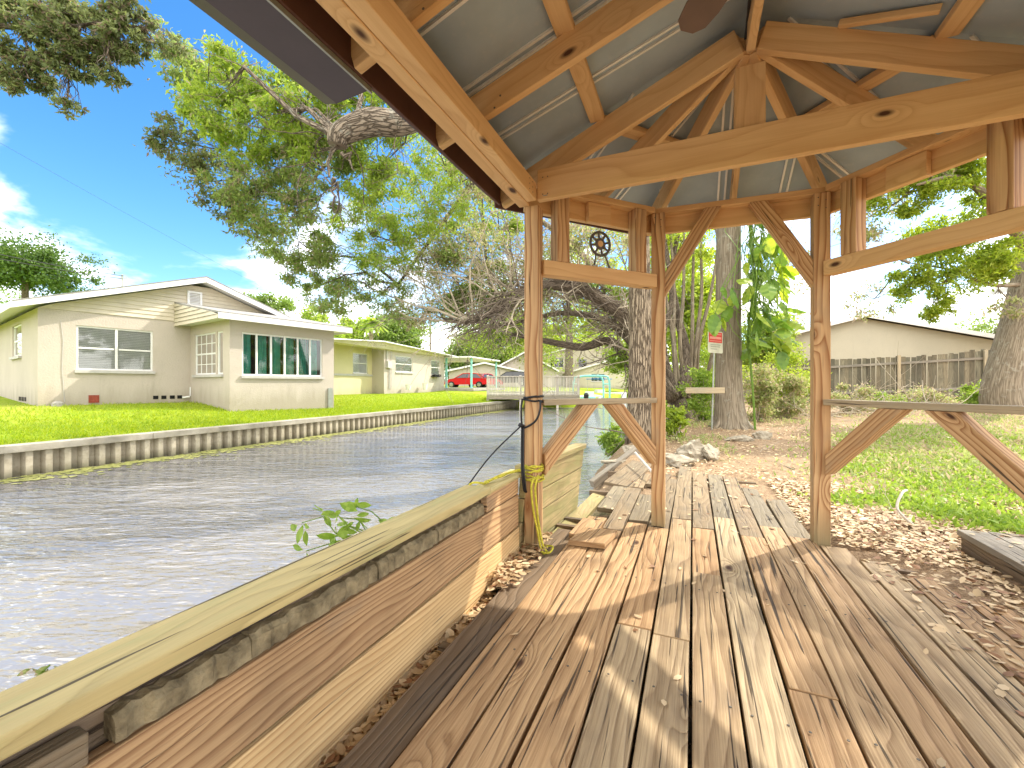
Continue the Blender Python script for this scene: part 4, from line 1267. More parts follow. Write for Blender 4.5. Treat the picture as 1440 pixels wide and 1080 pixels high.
# --- house two ------------------------------------------------------
G2 = 0.40
d2 = Vector((.334, .943, 0)).normalized(); f2 = frame((-7.5, 25.0), (d2.x, d2.y)); n2_ = Vector((d2.y, -d2.x, 0))
h2 = empty('flat_roofed_house', Vector((-7.5, 25, G2)), 'cream bungalow with a low flat roof and carport beyond the lawn', 'house')
m = MB()
wall_holes(m, f2, 0, 7.3, G2, 3.1, [(1.15, 3.0, 1.75, 2.75), (5.4, 6.6, 1.65, 2.7)])
fr2 = lambda t, s, z: f2(-6 + t, -0.84 + s, z)
m.face([f2(0, 0, G2), f2(0, -0.84, G2), f2(0, -0.84, 3.1), f2(0, 0, 3.1)])
m.face([f2(7.3, 0, G2), f2(7.3, -8, G2), f2(7.3, -8, 3.1), f2(7.3, 0, 3.1)])
m.build('wall', M['stucco'], h2)
m = MB(); wall_holes(m, fr2, 0, 6, G2, 3.1, [(4.35, 5.6, 1.6, 2.75)]); m.build('recessed_wall', M['stucco_yel'], h2)
m = MB(); m.box((0.0, 0.0, 1.45), (6.0, 0.05, 1.55), fr2); m.build('ledge', M['greywhite'], h2)
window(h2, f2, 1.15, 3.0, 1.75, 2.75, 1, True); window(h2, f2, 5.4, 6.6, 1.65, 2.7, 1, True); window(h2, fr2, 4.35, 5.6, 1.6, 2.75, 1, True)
m = MB(); m.prism([f2(-6.5, 0.6, 3.02), f2(-0.8, 0.6, 3.38), f2(8.2, 0.6, 3.08), f2(8.2, 0.6, 3.12), f2(-0.8, 0.6, 3.44), f2(-6.5, 0.6, 3.08)], n2_ * -9); m.build('roof', M['white'], h2)
m = MB(); m.prism([f2(-6.4, 0.5, 3.05), f2(-0.8, 0.5, 3.41), f2(7.3, 0.02, 3.1), f2(7.3, 0.02, 3.0), f2(-6.4, 0.02, 3.0)], n2_ * -0.04); m.build('gable_board', M['siding'], h2)
m = MB(); m.box((0.15, 0.0, 1.95), (0.55, 0.18, 2.35), f2); m.tube([f2(0.2, 0.06, 2.3), f2(0.2, 0.06, 3.2)], 0.035, 6); m.tube([f2(0.45, 0.06, 0.7), f2(0.45, 0.06, 1.95)], 0.035, 6); m.tube([f2(0.62, 0.06, 0.7), f2(0.62, 0.06, 3.1)], 0.02, 6); m.build('meter_box', M['greywhite'], h2)
m = MB(); m.box((5.4, 0.0, 1.5), (6.3, 0.3, 1.68), f2); m.build('window_unit', M['dark'], h2)
# carport
m = MB(); m.box((7.4, 2.1, 2.95), (13.5, -5, 3.05), f2); m.build('carport_roof', M['white'], h2)
for (t, s) in ((7.55, 0.05), (8.0, 1.9), (13.0, 1.9)):
    m = MB(); m.beam(f2(t, s, G2), f2(t, s, 2.95), 0.12, 0.12, up=d2); m.build('carport_post', M['turq'], h2)
m = MB(); m.box((7.3, 2.4, 0.5), (14, -5, 0.68), f2); m.build('carport_slab', M['concrete'], h2)
# garden chair by the wall
ch = empty('garden_chair', f2(6.3, 0.9, 0.62), 'small dark metal garden chair against the cream bungalow wall', 'chair')
m = MB(); m.box((6.1, 0.7, 1.04), (6.5, 1.1, 1.07), f2); m.build('seat', M['galv'], ch)
m = MB()
for t in (6.1, 6.2, 6.3, 6.4, 6.5): m.tube([f2(t, 0.7, 1.05), f2(t, 0.62, 1.5)], 0.012, 5)
m.tube([f2(6.08, 0.62, 1.5), f2(6.52, 0.62, 1.5)], 0.016, 5); m.build('backrest', M['galv'], ch)
for t in (6.12, 6.48):
    for s in (0.72, 1.08):
        m = MB(); m.tube([f2(t, s, 0.66), f2(t, s, 1.04)], 0.014, 5); m.build('leg', M['galv'], ch)
for t, hgt, lab in ((1.9, 0.22, 'small white bucket by the wall under the first bungalow window'), (3.9, 0.30, 'white bucket between the two windows of the bungalow')):
    m = MB(); m.lathe(f2(t, 0.4, 0.62), [(0.14, 0), (0.19, hgt + .1), (0.2, hgt + 0.12)], 12); tag(m.build('bucket', M['white'], None), lab, 'bucket')


# --- simple distant houses ------------------------------------------
def far_house(label, o, d, length, width, wall_h, rise, wm, rm, base, wins=(), over=0.5, name='distant_house'):
    fr = frame(o, d); dn = Vector((d[0], d[1], 0)).normalized(); nn = Vector((dn.y, -dn.x, 0))
    root = empty(name, fr(0, 0, base), label, 'house')
    m = MB()
    wall_holes(m, fr, 0, length, base - 1.5, base + wall_h, [w[:4] for w in wins])
    m.face([fr(0, 0, base - 1.5), fr(0, -width, base - 1.5), fr(0, -width, base + wall_h), fr(0, 0, base + wall_h)])
    m.face([fr(length, 0, base - 1.5), fr(length, -width, base - 1.5), fr(length, -width, base + wall_h), fr(length, 0, base + wall_h)])
    m.face([fr(0, -width, base - 1.5), fr(length, -width, base - 1.5), fr(length, -width, base + wall_h), fr(0, -width, base + wall_h)])
    # gable over the facade
    m.face([fr(0, 0, base + wall_h), fr(length, 0, base + wall_h), fr(length / 2, 0, base + wall_h + rise)])
    m.build('wall', wm, root)
    m = MB(); k = rise / (length / 2)
    for sg in (-1, 1):
        e = length / 2 + sg * (length / 2 + over); ze = base + wall_h - over * k
        m.prism([fr(length / 2, over, base + wall_h + rise + .1), fr(e, over, ze + .1), fr(e, over, ze + 0.18), fr(length / 2, over, base + wall_h + rise + .18)], nn * -(width + 2 * over))
    m.build('roof', rm, root)
    m = MB()
    for sg in (-1, 1):
        e = length / 2 + sg * (length / 2 + over + .02); ze = base + wall_h - over * k
        m.prism([fr(length / 2, over + .04, base + wall_h + rise - .02), fr(e, over + .04, ze - .02), fr(e, over + .04, ze + 0.2), fr(length / 2, over + .04, base + wall_h + rise + .2)], nn * -0.06)
    m.build('fascia', M['white'], root)
    for w in wins: window(root, fr, *w[:4], cols=w[4] if len(w) > 4 else 1, inner='none')
    return root


far_house('beige gabled house with a long shallow roof behind the board fence', (13.9, 25.8), (.951, -.31), 12.0, 9, 2.45, 1.5, M['stucco_y'], M['tan_roof'], 0.75, name='gabled_house')
# house four: only an eave corner enters the picture at the right
r4 = empty('neighbour_house', Vector((21.5, 16, 0.5)), 'neighbouring house with a high pale eave at the right edge', 'house')
m = MB(); m.box((21.0, 14.6, 0.2), (30, 17.5, 4.9)); m.build('wall', M['stucco_y'], r4)
m = MB(); m.prism([(20.15, 17.9, 4.75), (25.5, 17.9, 7.2), (30.8, 17.9, 4.75), (30.8, 17.9, 4.9), (25.5, 17.9, 7.4), (20.15, 17.9, 4.9)], (0, -3.5, 0)); m.build('roof', M['tan_roof'], r4)
m = MB(); m.prism([(20.1, 17.95, 4.72), (25.5, 17.95, 7.16), (25.5, 17.95, 7.36), (20.1, 17.95, 4.94)], (0, -3.6, 0)); m.build('fascia', M['white'], r4)
far_house('grey roofed house with an open gable beyond the white railing', (-2.6, 58), (1, .05), 8.5, 12, 2.2, 2.3, M['stucco'], M['shingle'], 0.7, [(1, 2.6, 1.6, 2.6)])
far_house('wide low tan roofed house at the canal end behind the boats', (8.5, 62), (1, 0), 15, 10, 2.0, 2.2, M['stucco_y'], M['tan_roof'], 0.7, [(3, 5, 1.4, 2.5, 2)])
far_house('tall cream house with a white triple window beyond the canal end', (5.0, 74), (1, 0), 16, 10, 5.2, 2.0, M['stucco_y'], M['tan_roof'], 0.7, [(1.6, 3.9, 3.9, 5.5, 3), (6.6, 8.0, 3.9, 5.3)])
far_house('low brown roofed carport house behind the black car', (-8, 54), (1, .1), 9, 9, 1.9, 1.0, M['stucco'], M['tan_roof'], 0.7, [(2, 3.5, 1.5, 2.4)])


# ================================================================== VEHICLES
def car(label, x, y, z, ang, paint, L=4.5, H=1.45, suv=False):
    d = Vector((math.cos(ang), math.sin(ang), 0)); s = Vector((-d.y, d.x, 0)); o = Vector((x, y, z))
    root = empty('parked_car', o, label, 'car')
    fr = lambda a, b, c: o + d * a + s * b + Vector((0, 0, c))
    k = L / 4.5; q = H / 1.45
    prof = [(-2.22, .35), (-2.25, .62), (-2.18, .88), (-1.6, .96), (-0.95, 1.0), (0.0, 1.0), (0.95, .97), (1.65, .86), (2.15, .68), (2.24, .5), (2.2, .32)]
    m = MB(); rows = [(-0.86, .0), (-0.80, .03), (0.80, .03), (0.86, .0)]
    secs = []
    for b, ins in ((-0.84, 0.06), (-0.88, 0.0), (0.88, 0.0), (0.84, 0.06)):
        secs.append([fr(a * k * (1 - ins * .3), b, (c - (ins if c > .6 else 0)) * q) for a, c in prof])
    n = len(prof)
    for r in range(3):
        for j in range(n):
            jj = (j + 1) % n; m.face([secs[r][j], secs[r + 1][j], secs[r + 1][jj], secs[r][jj]])
    m.face(secs[0]); m.face(secs[3][::-1]); m.build('body', paint, root, bevel=0.03)
    cab = [(-2.1 if suv else -1.75, .93), (-1.95 if suv else -1.15, 1.40), (-0.5, 1.46), (0.35, 1.40), (1.15, .93)]
    m = MB(); cs = []
    for b in (-0.78, 0.78): cs.append([fr(a * k, b if c < 1 else b * 0.8, c * q) for a, c in cab])
    for j in range(5):
        jj = (j + 1) % 5; m.face([cs[0][j], cs[1][j], cs[1][jj], cs[0][jj]])
    m.face(cs[0]); m.face(cs[1][::-1]); m.build('glasshouse', M['car_glass'], root)
    m = MB(); m.prism([fr(a * k, -0.60, c * q + 0.012) for a, c in ((cab[1][0] - .02, 1.40), (-0.5, 1.465), (0.37, 1.40), (0.37, 1.36), (-0.5, 1.42), (cab[1][0], 1.36))], s * 1.2)
    for b in (-1, 1):
        for (a0, c0), (a1, c1) in ((cab[0], cab[1]), (cab[3], cab[4]), ((-0.35, .95), (-0.35, 1.42)), (cab[1], cab[2]), (cab[2], cab[3])):
            m.beam(fr(a0 * k, b * (.79 if c0 < 1 else .64), c0 * q), fr(a1 * k, b * (.79 if c1 < 1 else .64), c1 * q), 0.05, 0.06)
    m.build('roof', paint, root)
    for a in (-1.38, 1.42):
        for b in (-0.80, 0.80):
            m = MB(); c = fr(a * k, b, 0.32); ax = s * (1 if b > 0 else -1)
            m.lathe(c, [(0.2, -.1), (0.32, -.1), (0.33, 0.02), (0.31, .1), (0.2, .1)], 20, axis=ax); w = m.build('wheel', M['tyre'], root)
            m = MB(); m.lathe(c, [(0.2, .09), (0.19, .105), (0.05, .112)], 16, axis=ax); m.build('rim', M['chrome'], w)
    for b in (-0.68, 0.68):
        m = MB(); m.box((-2.26 * k, b - .17, .68 * q), (-2.17 * k, b + .17, .85 * q), fr); m.build('tail_light', M['tail'], root)
        m = MB(); m.box((2.08 * k, b - .17, .58 * q), (2.21 * k, b + .17, .70 * q), fr); m.build('headlight', M['glass'], root)
    m = MB(); m.box((-2.275 * k, -.22, .5 * q), (-2.24 * k, .22, .62 * q), fr); m.build('number_plate', M['white'], root)
    return root


car('bright red hatchback under the turquoise posted carport', -4.5, 43, 0.62, R(172), M['car_red'])
car('crimson car parked with its rear beside the white railing', -2.9, 45.5, 0.62, R(60), M['car_crim'])
car('black car with a long roof behind the white railing', -0.3, 50.0, 0.75, R(178), M['car_black'], 4.7, 1.7, True)

# ================================================================== WHITE RAILED DOCK
dk = empty('railed_dock', Vector((1.2, 24, -0.5)), 'pale dock with close upright railings at the bend of the canal', 'dock')
fd = frame((-1.42, 24.0), (1, 0.02))
m = MB(); m.box((0, -0.0, 0.33), (5.25, -3.0, 0.42), fd); m.build('deck_boards', M['grey_wood'], dk)
m = MB(); m.box((0, 0.0, 0.14), (5.25, -0.06, 0.325), fd); m.build('rim_joist', M['grey_wood'], dk)
m = MB(); t = 0.05
while t < 5.2:
    m.box((0.36, t, -0.045), (1.40 + random.uniform(-.01, .01), t + 0.05, -0.02), lambda a, b, c: fd(b, c + 0.03, a)); t += 0.085
m.build('railing_pickets', M['pale_wood'], dk)
m = MB(); m.box((0, 0.06, 1.41), (5.25, -0.06, 1.45), fd); m.box((0, -0.03, 0.5), (5.25, -0.05, 0.58), fd); m.build('rail', M['pale_wood'], dk)
for t in (0.05, 1.9, 4.0, 5.2):
    m = MB(); m.beam(fd(t, -0.11, -1.4), fd(t, -0.11, 1.5), 0.12, 0.12, up=(0, 1, 0)); m.build('dock_post', M['pale_wood'], dk)

# ================================================================== BOAT LIFT AND BOATS
bl = empty('boat_lift', Vector((4.3, 30, -0.5)), 'turquoise pipe boat lift frame standing in the canal', 'boat lift')
xa, xb = 4.55, 6.75
for y in (29.5, 31.5):
    m = MB(); m.tube(spline([(xa, y, -1.2), (xa, y, 0.8), (xa + 0.08, y, 1.35), (xa + 0.35, y, 1.55), (xb - 0.35, y, 1.55), (xb - 0.08, y, 1.35), (xb, y, 0.8), (xb, y, -1.2)], 6), 0.065, 8)
    m.build('frame_hoop', M['turq'], bl, smooth_=True)
m = MB()
for x in (xa, xb): m.tube([(x, 29.5, 1.0), (x, 31.5, 1.0)], 0.05, 8); m.tube([(x, 29.5, -0.2), (x, 31.5, -0.2)], 0.05, 8)
m.build('cross_pipe', M['turq'], bl)


def boat(label, x, y, ang, L, hullm, stripe, canopy=True):
    d = Vector((math.cos(ang), math.sin(ang), 0)); s = Vector((-d.y, d.x, 0)); o = Vector((x, y, -0.5))
    fr = lambda a, b, c: o + d * a + s * b + Vector((0, 0, c))
    root = empty('moored_boat', o, label, 'boat')
    st = [(-.5, .9, .95), (-.2, 1.0, 1.0), (.15, .95, 1.0), (.36, .6, 1.06), (.5, .04, 1.14)]
    m = MB(); prev = None
    for a, w, h in st:
        hw_ = 0.19 * L * w
        c = [fr(a * L, -hw_, .62 * h), fr(a * L, -hw_ * .85, .15), fr(a * L, 0, -0.1), fr(a * L, hw_ * .85, .15), fr(a * L, hw_, .62 * h)]
        ins = [fr(a * L, hw_ * .85, .6 * h), fr(a * L, hw_ * .8, .25), fr(a * L, -hw_ * .8, .25), fr(a * L, -hw_ * .85, .6 * h)]
        c = c + ins
        if prev:
            for j in range(len(c)): jj = (j + 1) % len(c); m.face([prev[j], c[j], c[jj], prev[jj]])
        else: m.face(c[::-1])
        prev = c
    m.face(prev); m.build('hull', hullm, root, bevel=0.01)
    m = MB(); m.box((-.08 * L, -.3, .25), (.06 * L, .3, .95), fr); m.build('console', M['boat'], root, bevel=0.03)
    m = MB(); m.box((-.32 * L, -.5, .25), (-.2 * L, .5, .62), fr); m.build('seat', stripe, root, bevel=0.03)
    m = MB(); m.lathe(fr(-.54 * L, 0, .2), [(0.05, -.4), (0.08, 0), (.16, .3), (.17, .6), (.1, .72)], 12); m.build('outboard_motor', M['black'], root)
    if canopy:
        m = MB(); m.box((-.2 * L, -.7, 1.95), (.15 * L, .7, 2.02), fr); m.build('canopy', stripe, root, bevel=0.02)
        for a in (-.18, .13):
            for b in (-.62, .62):
                m = MB(); m.tube([fr(a * L, b, .6), fr(a * L, b, 1.95)], 0.02, 6); m.build('canopy_pole', M['galv'], root)
    return root


boat('white open boat sitting inside the turquoise lift frame', 5.6, 30.8, R(75), 5.0, M['boat'], M['turq'], False)
boat('white boat with a blue canopy moored behind the lift', 8.7, 42, R(20), 6.0, M['boat'], M['blue_tarp'])
boat('small white skiff moored left of the boat lift', 3.3, 35, R(160), 3.6, M['boat'], M['greywhite'], False)

# ================================================================== BOARD FENCE
fence = empty('board_fence', W(1270, 560, 15.5), 'dark weathered board fence along the back of the yard', 'fence')
fa, fb = Vector((10.3, 18.2, 0)), Vector((21.5, 13.2, 0)); fd_ = (fb - fa).normalized(); fl = (fb - fa).length
t = 0.0; m = MB(); fn = Vector((fd_.y, -fd_.x, 0)); sect = 0
while t < fl:
    p = fa + fd_ * t; g = gw(p.x, p.y); w = 0.135
    lean = random.gauss(0, 0.012); top = g + 1.78 + 0.04 * math.sin(t * 0.9) + random.gauss(0, 0.02)
    if random.random() < 0.05: t += 0.03
    q = p + fd_ * lean
    c = []
    for k in range(8):
        b = q if k & 1 else p
        c.append(b + fd_ * (w if k & 2 else 0) + fn * (0.016 if k & 4 else 0) + Vector((0, 0, (top if k & 1 else g + 0.03))))
    m.hexa(c); t += w + random.uniform(0.004, 0.018)
m.build('fence_boards', M['fence'], fence)
m = MB()
for h in (0.45, 1.5):
    for k in range(int(fl / 2.4) + 1):
        a = fa + fd_ * (k * 2.4); b = fa + fd_ * min((k + 1) * 2.4 - 0.02, fl)
        m.beam(a + fn * 0.045 + Vector((0, 0, gw(a.x, a.y) + h)), b + fn * 0.045 + Vector((0, 0, gw(b.x, b.y) + h + random.gauss(0, .02))), 0.04, 0.085)
m.build('fence_rail', M['grey_wood'], fence)
for k in range(int(fl / 2.4) + 1):
    a = fa + fd_ * (k * 2.4) + fn * 0.12; m = MB(); m.beam(a + Vector((0, 0, gw(a.x, a.y) - .1)), a + Vector((0, 0, gw(a.x, a.y) + 1.8)), 0.09, 0.09, up=fn); m.build('fence_post', M['beige_wood'], fence)

# ================================================================== SIGN, BOARD, ROCKS
sp_ = on_ground(1001, 8.7)
sg = empty('warning_sign', sp_, 'faded red and white warning sign on a thin steel post', 'sign')
m = MB(); m.tube([sp_, W(1005, 468, 8.7)], 0.016, 6); m.build('sign_post', M['galv'], sg)
def sgp(px, py, dy): return W(px, py, 8.66 + dy)
m = MB(); o = W(995.5, 465, 8.64); ex = W(1016.5, 467, 8.72) - o; ez = Vector((0.0, 0.0, -0.44)); nv = Vector((0, -1, 0))
def q_(a, b, off=0.0): return o + ex * a + ez * b + nv * off
m.prism([q_(0.06, 0), q_(0.94, 0), q_(1, 0.05), q_(1, 0.95), q_(0.94, 1), q_(0.06, 1), q_(0, .95), q_(0, .05)], nv * -0.006); m.build('panel', M['sign_white'], sg)
m = MB(); m.prism([q_(0.06, 0.05, .004), q_(0.94, .05, .004), q_(0.94, .52, .004), q_(0.06, .52, .004)], nv * 0.002); m.build('red_field', M['sign_red'], sg)
m = MB()
for b0, b1 in ((0.12, 0.16), (0.25, 0.36), (0.43, 0.46)): m.prism([q_(0.12, b0, .008), q_(0.88, b0, .008), q_(0.88, b1, .008), q_(0.12, b1, .008)], nv * 0.001)
m.build('faded_lettering', plain('faded_pink', (0.72, 0.3, 0.24), 0.6), sg)
m = MB()
for b0, b1, x1 in ((0.60, 0.64, .84), (0.69, 0.73, .8), (0.80, 0.84, .6)): m.prism([q_(0.18, b0, .005), q_(x1, b0, .005), q_(x1, b1, .005), q_(0.18, b1, .005)], nv * 0.001)
m.build('faded_lettering', plain('faded_grey', (0.36, 0.38, 0.3), 0.6), sg)
m = MB(); m.beam(W(964, 549, 8.6), W(1019, 549, 8.5), 0.04, 0.12); tag(m.build('nailed_board', M['beige_wood'], None, bevel=0.004), 'short horizontal board nailed across the smooth tree trunk', 'board')


def rock(label, px, Y, size, seed, dz=0.0, grp='pale rocks heaped past the end of the deck'):
    rng = random.Random(seed); c = on_ground(px, Y, dz)
    import bmesh
    bm = bmesh.new(); bmesh.ops.create_icosphere(bm, subdivisions=4, radius=1.0)
    off = [Vector((rng.uniform(-9, 9), rng.uniform(-9, 9), rng.uniform(-9, 9))) for _ in range(3)]
    planes = [(Vector((rng.gauss(0, 1), rng.gauss(0, 1), rng.gauss(0, .8))).normalized(), rng.uniform(.45, .8)) for _ in range(9)]
    from mathutils import noise
    for v_ in bm.verts:
        for pn, pd in planes:
            e = v_.co.dot(pn) - pd
            if e > 0: v_.co -= pn * e * 0.92
        v_.co += v_.co * noise.noise(v_.co * 2.6 + off[0]) * 0.3 + v_.co * abs(noise.noise(v_.co * 6 + off[1])) * 0.16 + v_.co * noise.noise(v_.co * 14 + off[2]) * 0.05
        v_.co = Vector((v_.co.x * size[0], v_.co.y * size[1], v_.co.z * size[2])) + c + Vector((0, 0, size[2] * 0.35))
    me = bpy.data.meshes.new('rock'); bm.to_mesh(me); bm.free(); me.materials.append(M['rock'])
    return tag(link('rock', me), label, 'rock', grp)


rock('large pale rock with a peaked top past the end of the deck', 975, 5.9, (0.27, 0.22, 0.20), 1)
rock('flat slabby rock in front of the peaked rock', 955, 5.45, (0.26, 0.15, 0.10), 2)
rock('rounded rock leaning right of the peaked rock', 1000, 5.8, (0.14, 0.2, 0.15), 3)
rock('small grey rock behind the middle gazebo post', 935, 5.7, (0.15, 0.14, 0.09), 4)
rock('low broken rock at the water edge by the furrowed trunk', 893, 6.3, (0.2, 0.2, 0.11), 5)
rock('square pale rock in the leaf litter beyond the peaked rock', 1073, 7.3, (0.17, 0.13, 0.12), 6, grp='single rocks in the yard')
rock('wide low rock left of the square pale rock', 1045, 7.2, (0.26, 0.15, 0.09), 7, grp='single rocks in the yard')
rock('crumbled rock half under the far deck boards', 868, 6.0, (0.22, 0.12, 0.08), 8)

# rough old timber lying at the bank
m = MB(); a = on_ground(845, 5.7, 0.02); b = on_ground(905, 6.2, 0.14); m.beam(a + Vector((-.12, 0, .03)), b, 0.09, 0.11); tag(m.build('old_timber', M['grey_wood'], None, bevel=0.012), 'rough grey timber lying on the bank in front of the furrowed trunk', 'timber')

# ================================================================== UTILITY POLES AND WIRES
up = empty('utility_pole', Vector((-27, 45, 0.6)), 'thin utility pole standing behind the bungalow roof', 'utility pole')
m = MB(); a = W(605, 540, 60); a.z = 0.6; b = W(605, 432, 60); m.tube([a, b], [0.16, 0.11], 8); m.build('pole', M['bark_grey'], up)
m = MB(); m.beam(b + Vector((-0.9, 0, -0.5)), b + Vector((0.9, 0, -0.5)), 0.1, 0.12); m.build('cross_arm', M['bark_grey'], up)
m = MB()
for x in (-.8, .8): m.lathe(b + Vector((x, 0, -0.44)), [(0.05, 0), (0.07, 0.1), (0.03, 0.2)], 8)
m.build('insulator', M['concrete'], up)
def wire(label, a, b, sag, r=0.012):
    m = MB(); n = 20; a, b = Vector(a), Vector(b)
    m.tube([a.lerp(b, k / n) - Vector((0, 0, sag * 4 * (k / n) * (1 - k / n))) for k in range(n + 1)], r, 5)
    tag(m.build('power_line', M['cord'], None), label, 'wire', 'overhead power lines')
wire('lower power line crossing in front of the dark tree at left', W(-60, 352, 20), W(172, 392, 26), 0.1, 0.02)
wire('upper power line crossing in front of the dark tree at left', W(-60, 345, 20), W(174, 388, 26), 0.1, 0.02)
wire('long thin power line crossing the blue sky over the beige house', W(-90, 150, 20), W(470, 455, 60), 0.3, 0.007)
m = MB(); m.tube([W(172, 450, 26), W(172, 386, 26)], 0.05, 6); m.beam(W(165, 391, 26), W(179, 391, 26), .05, .05); tag(m.build('service_mast', M['galv'], None), 'small service mast with a cross piece above the beige house roof', 'mast')

# ================================================================== TREES
def twigs(m, start, direction, length, r, depth=2, bend=0.35, n=5):
    p = Vector(start); d = Vector(direction).normalized(); pts = [p.copy()]
    for k in range(n):
        d = (d + Vector((random.gauss(0, 1), random.gauss(0, 1), random.gauss(0, 1))) * bend * 0.45).normalized()
        p = p + d * (length / n); pts.append(p.copy())
    m.tube(pts, lerp_r([r, r * 0.35], len(pts)), 4 if r < 0.02 else 6, cap=False)
    if depth > 0:
        for k in range(random.randint(3, 5)):
            i = random.randint(1, len(pts) - 1)
            dd_ = (d + Vector((random.gauss(0, 1), random.gauss(0, 1), random.gauss(0, 1))) * 0.8).normalized()
            twigs(m, pts[i], dd_, length * random.uniform(0.35, 0.65), r * 0.5, depth - 1, bend, max(3, n - 1))


# --- furrowed trunk tree with the big limb over the canal -------------
b = on_ground(899, 7.4, -0.05)
oak_limb = [W(905, 230, 7.3), W(800, 120, 6.6), W(690, 120, 6.0), W(610, 155, 5.4), W(560, 172, 5.1), W(520, 172, 5.0), W(480, 188, 4.95), W(474, 205, 4.95)]
oak2 = [W(905, 150, 7.4), W(760, 60, 8.2), W(600, 120, 9), W(480, 210, 9.5), W(400, 300, 9.8)]
oak3 = [W(905, 200, 7.5), W(780, 160, 9), W(680, 240, 9.8), W(560, 400, 10)]
Lm = M['oak_leaf_light']
clumps = [
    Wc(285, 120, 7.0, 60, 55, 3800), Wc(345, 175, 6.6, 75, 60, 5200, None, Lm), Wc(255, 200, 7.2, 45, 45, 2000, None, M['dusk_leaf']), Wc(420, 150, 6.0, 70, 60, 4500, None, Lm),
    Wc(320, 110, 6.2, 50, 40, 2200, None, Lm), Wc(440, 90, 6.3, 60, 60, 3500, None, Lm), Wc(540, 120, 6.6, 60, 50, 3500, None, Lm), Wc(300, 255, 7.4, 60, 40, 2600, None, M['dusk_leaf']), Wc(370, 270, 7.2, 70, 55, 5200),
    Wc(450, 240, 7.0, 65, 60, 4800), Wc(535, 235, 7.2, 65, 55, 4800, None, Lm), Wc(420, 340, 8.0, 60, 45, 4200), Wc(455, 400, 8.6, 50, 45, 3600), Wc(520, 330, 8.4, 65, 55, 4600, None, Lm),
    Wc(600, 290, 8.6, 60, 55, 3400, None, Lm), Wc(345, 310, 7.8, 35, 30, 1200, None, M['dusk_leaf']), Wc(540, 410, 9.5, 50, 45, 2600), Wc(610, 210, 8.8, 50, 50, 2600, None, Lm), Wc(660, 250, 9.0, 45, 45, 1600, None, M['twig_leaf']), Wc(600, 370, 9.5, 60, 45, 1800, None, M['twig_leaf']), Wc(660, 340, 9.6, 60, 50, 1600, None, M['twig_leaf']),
    Wc(500, 55, 7.0, 60, 60, 2500), Wc(600, 40, 8.5, 90, 60, 2500), Wc(760, 60, 9, 90, 60, 2500), Wc(235, 65, 7.4, 30, 30, 500), Wc(640, -120, 8, 160, 100, 4000), Wc(900, -150, 9, 160, 100, 4000),
]
t1 = tree('furrowed_oak', 'tall tree with straight deeply furrowed trunk left of the middle gazebo post', 'tree',
     [b, b + Vector((0.02, 0, 1.5)), b + Vector((0.0, 0, 3.2)), b + Vector((-0.02, 0.1, 5.5)), b + Vector((0.1, 0.1, 8.0))], [0.25, 0.2, 0.195, 0.18, 0.16, 0.14, 0.1],
     [(oak_limb, [0.12, 0.16, 0.165, 0.16, 0.15, 0.155, 0.13, 0.10]), (oak2, [0.13, 0.1, 0.07, 0.04, 0.02]), (oak3, [0.11, 0.09, 0.06, 0.03])],
     clumps, M['oak_leaf'], M['bark_pine'], leaf=0.082, aspect=0.34, sub=40, subr=0.17, tn=20, droop=0.45, twig_r=0.005, lbm=M['bark_oak'])
tw = MB()
for a0, b0 in ((W(475, 205, 4.95), W(468, 262, 4.9)), (W(480, 215, 4.95), W(496, 238, 4.9)), (W(470, 250, 4.9), W(470, 300, 5.0))):
    tw.tube(wig(a0, b0, 6, 0.09), [0.028, .024, .02, .017, .014, .011, .008], 7)
for k in range(12):
    a0 = random.choice([W(490, 200, 5.0), W(560, 180, 5.1), W(455, 190, 5.1), W(475, 255, 4.9), W(430, 230, 5.6)])
    twigs(tw, a0, (random.uniform(-1, .6), random.uniform(-.5, .8), random.uniform(-1, .1)), random.uniform(0.4, 0.9), 0.009, 2)
tw.build('bare_twigs', M['bark_oak'], t1)

# --- tree reaching in at the top left ---------------------------------
b = Vector((-13.5, 6.2, gw(-13.5, 6.2)))
tree('overhanging_oak', 'dark leafy branches hanging down at the top left corner of the sky', 'tree',
     [b, b + Vector((0.2, 0, 2.5)), b + Vector((.5, 0, 5)), b + Vector((1.2, -.2, 8))], [0.4, 0.34, 0.28, 0.16],
     [([b + Vector((.5, 0, 5)), W(-300, 20, 6.5), W(-80, 30, 6.3), W(60, 40, 6.1), W(150, 30, 6.0)], [0.16, 0.1, 0.05, 0.03, 0.012])],
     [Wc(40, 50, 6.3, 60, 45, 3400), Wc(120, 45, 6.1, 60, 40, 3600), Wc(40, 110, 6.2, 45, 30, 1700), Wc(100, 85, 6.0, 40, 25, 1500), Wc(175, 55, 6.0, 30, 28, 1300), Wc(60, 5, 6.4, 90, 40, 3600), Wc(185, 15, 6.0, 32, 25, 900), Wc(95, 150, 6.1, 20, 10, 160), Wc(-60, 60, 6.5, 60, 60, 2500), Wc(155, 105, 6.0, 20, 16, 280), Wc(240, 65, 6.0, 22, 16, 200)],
     M['dusk_leaf'], M['bark_oak'], leaf=0.078, aspect=0.36, sub=30, subr=0.16, droop=0.5, twig_r=0.005)

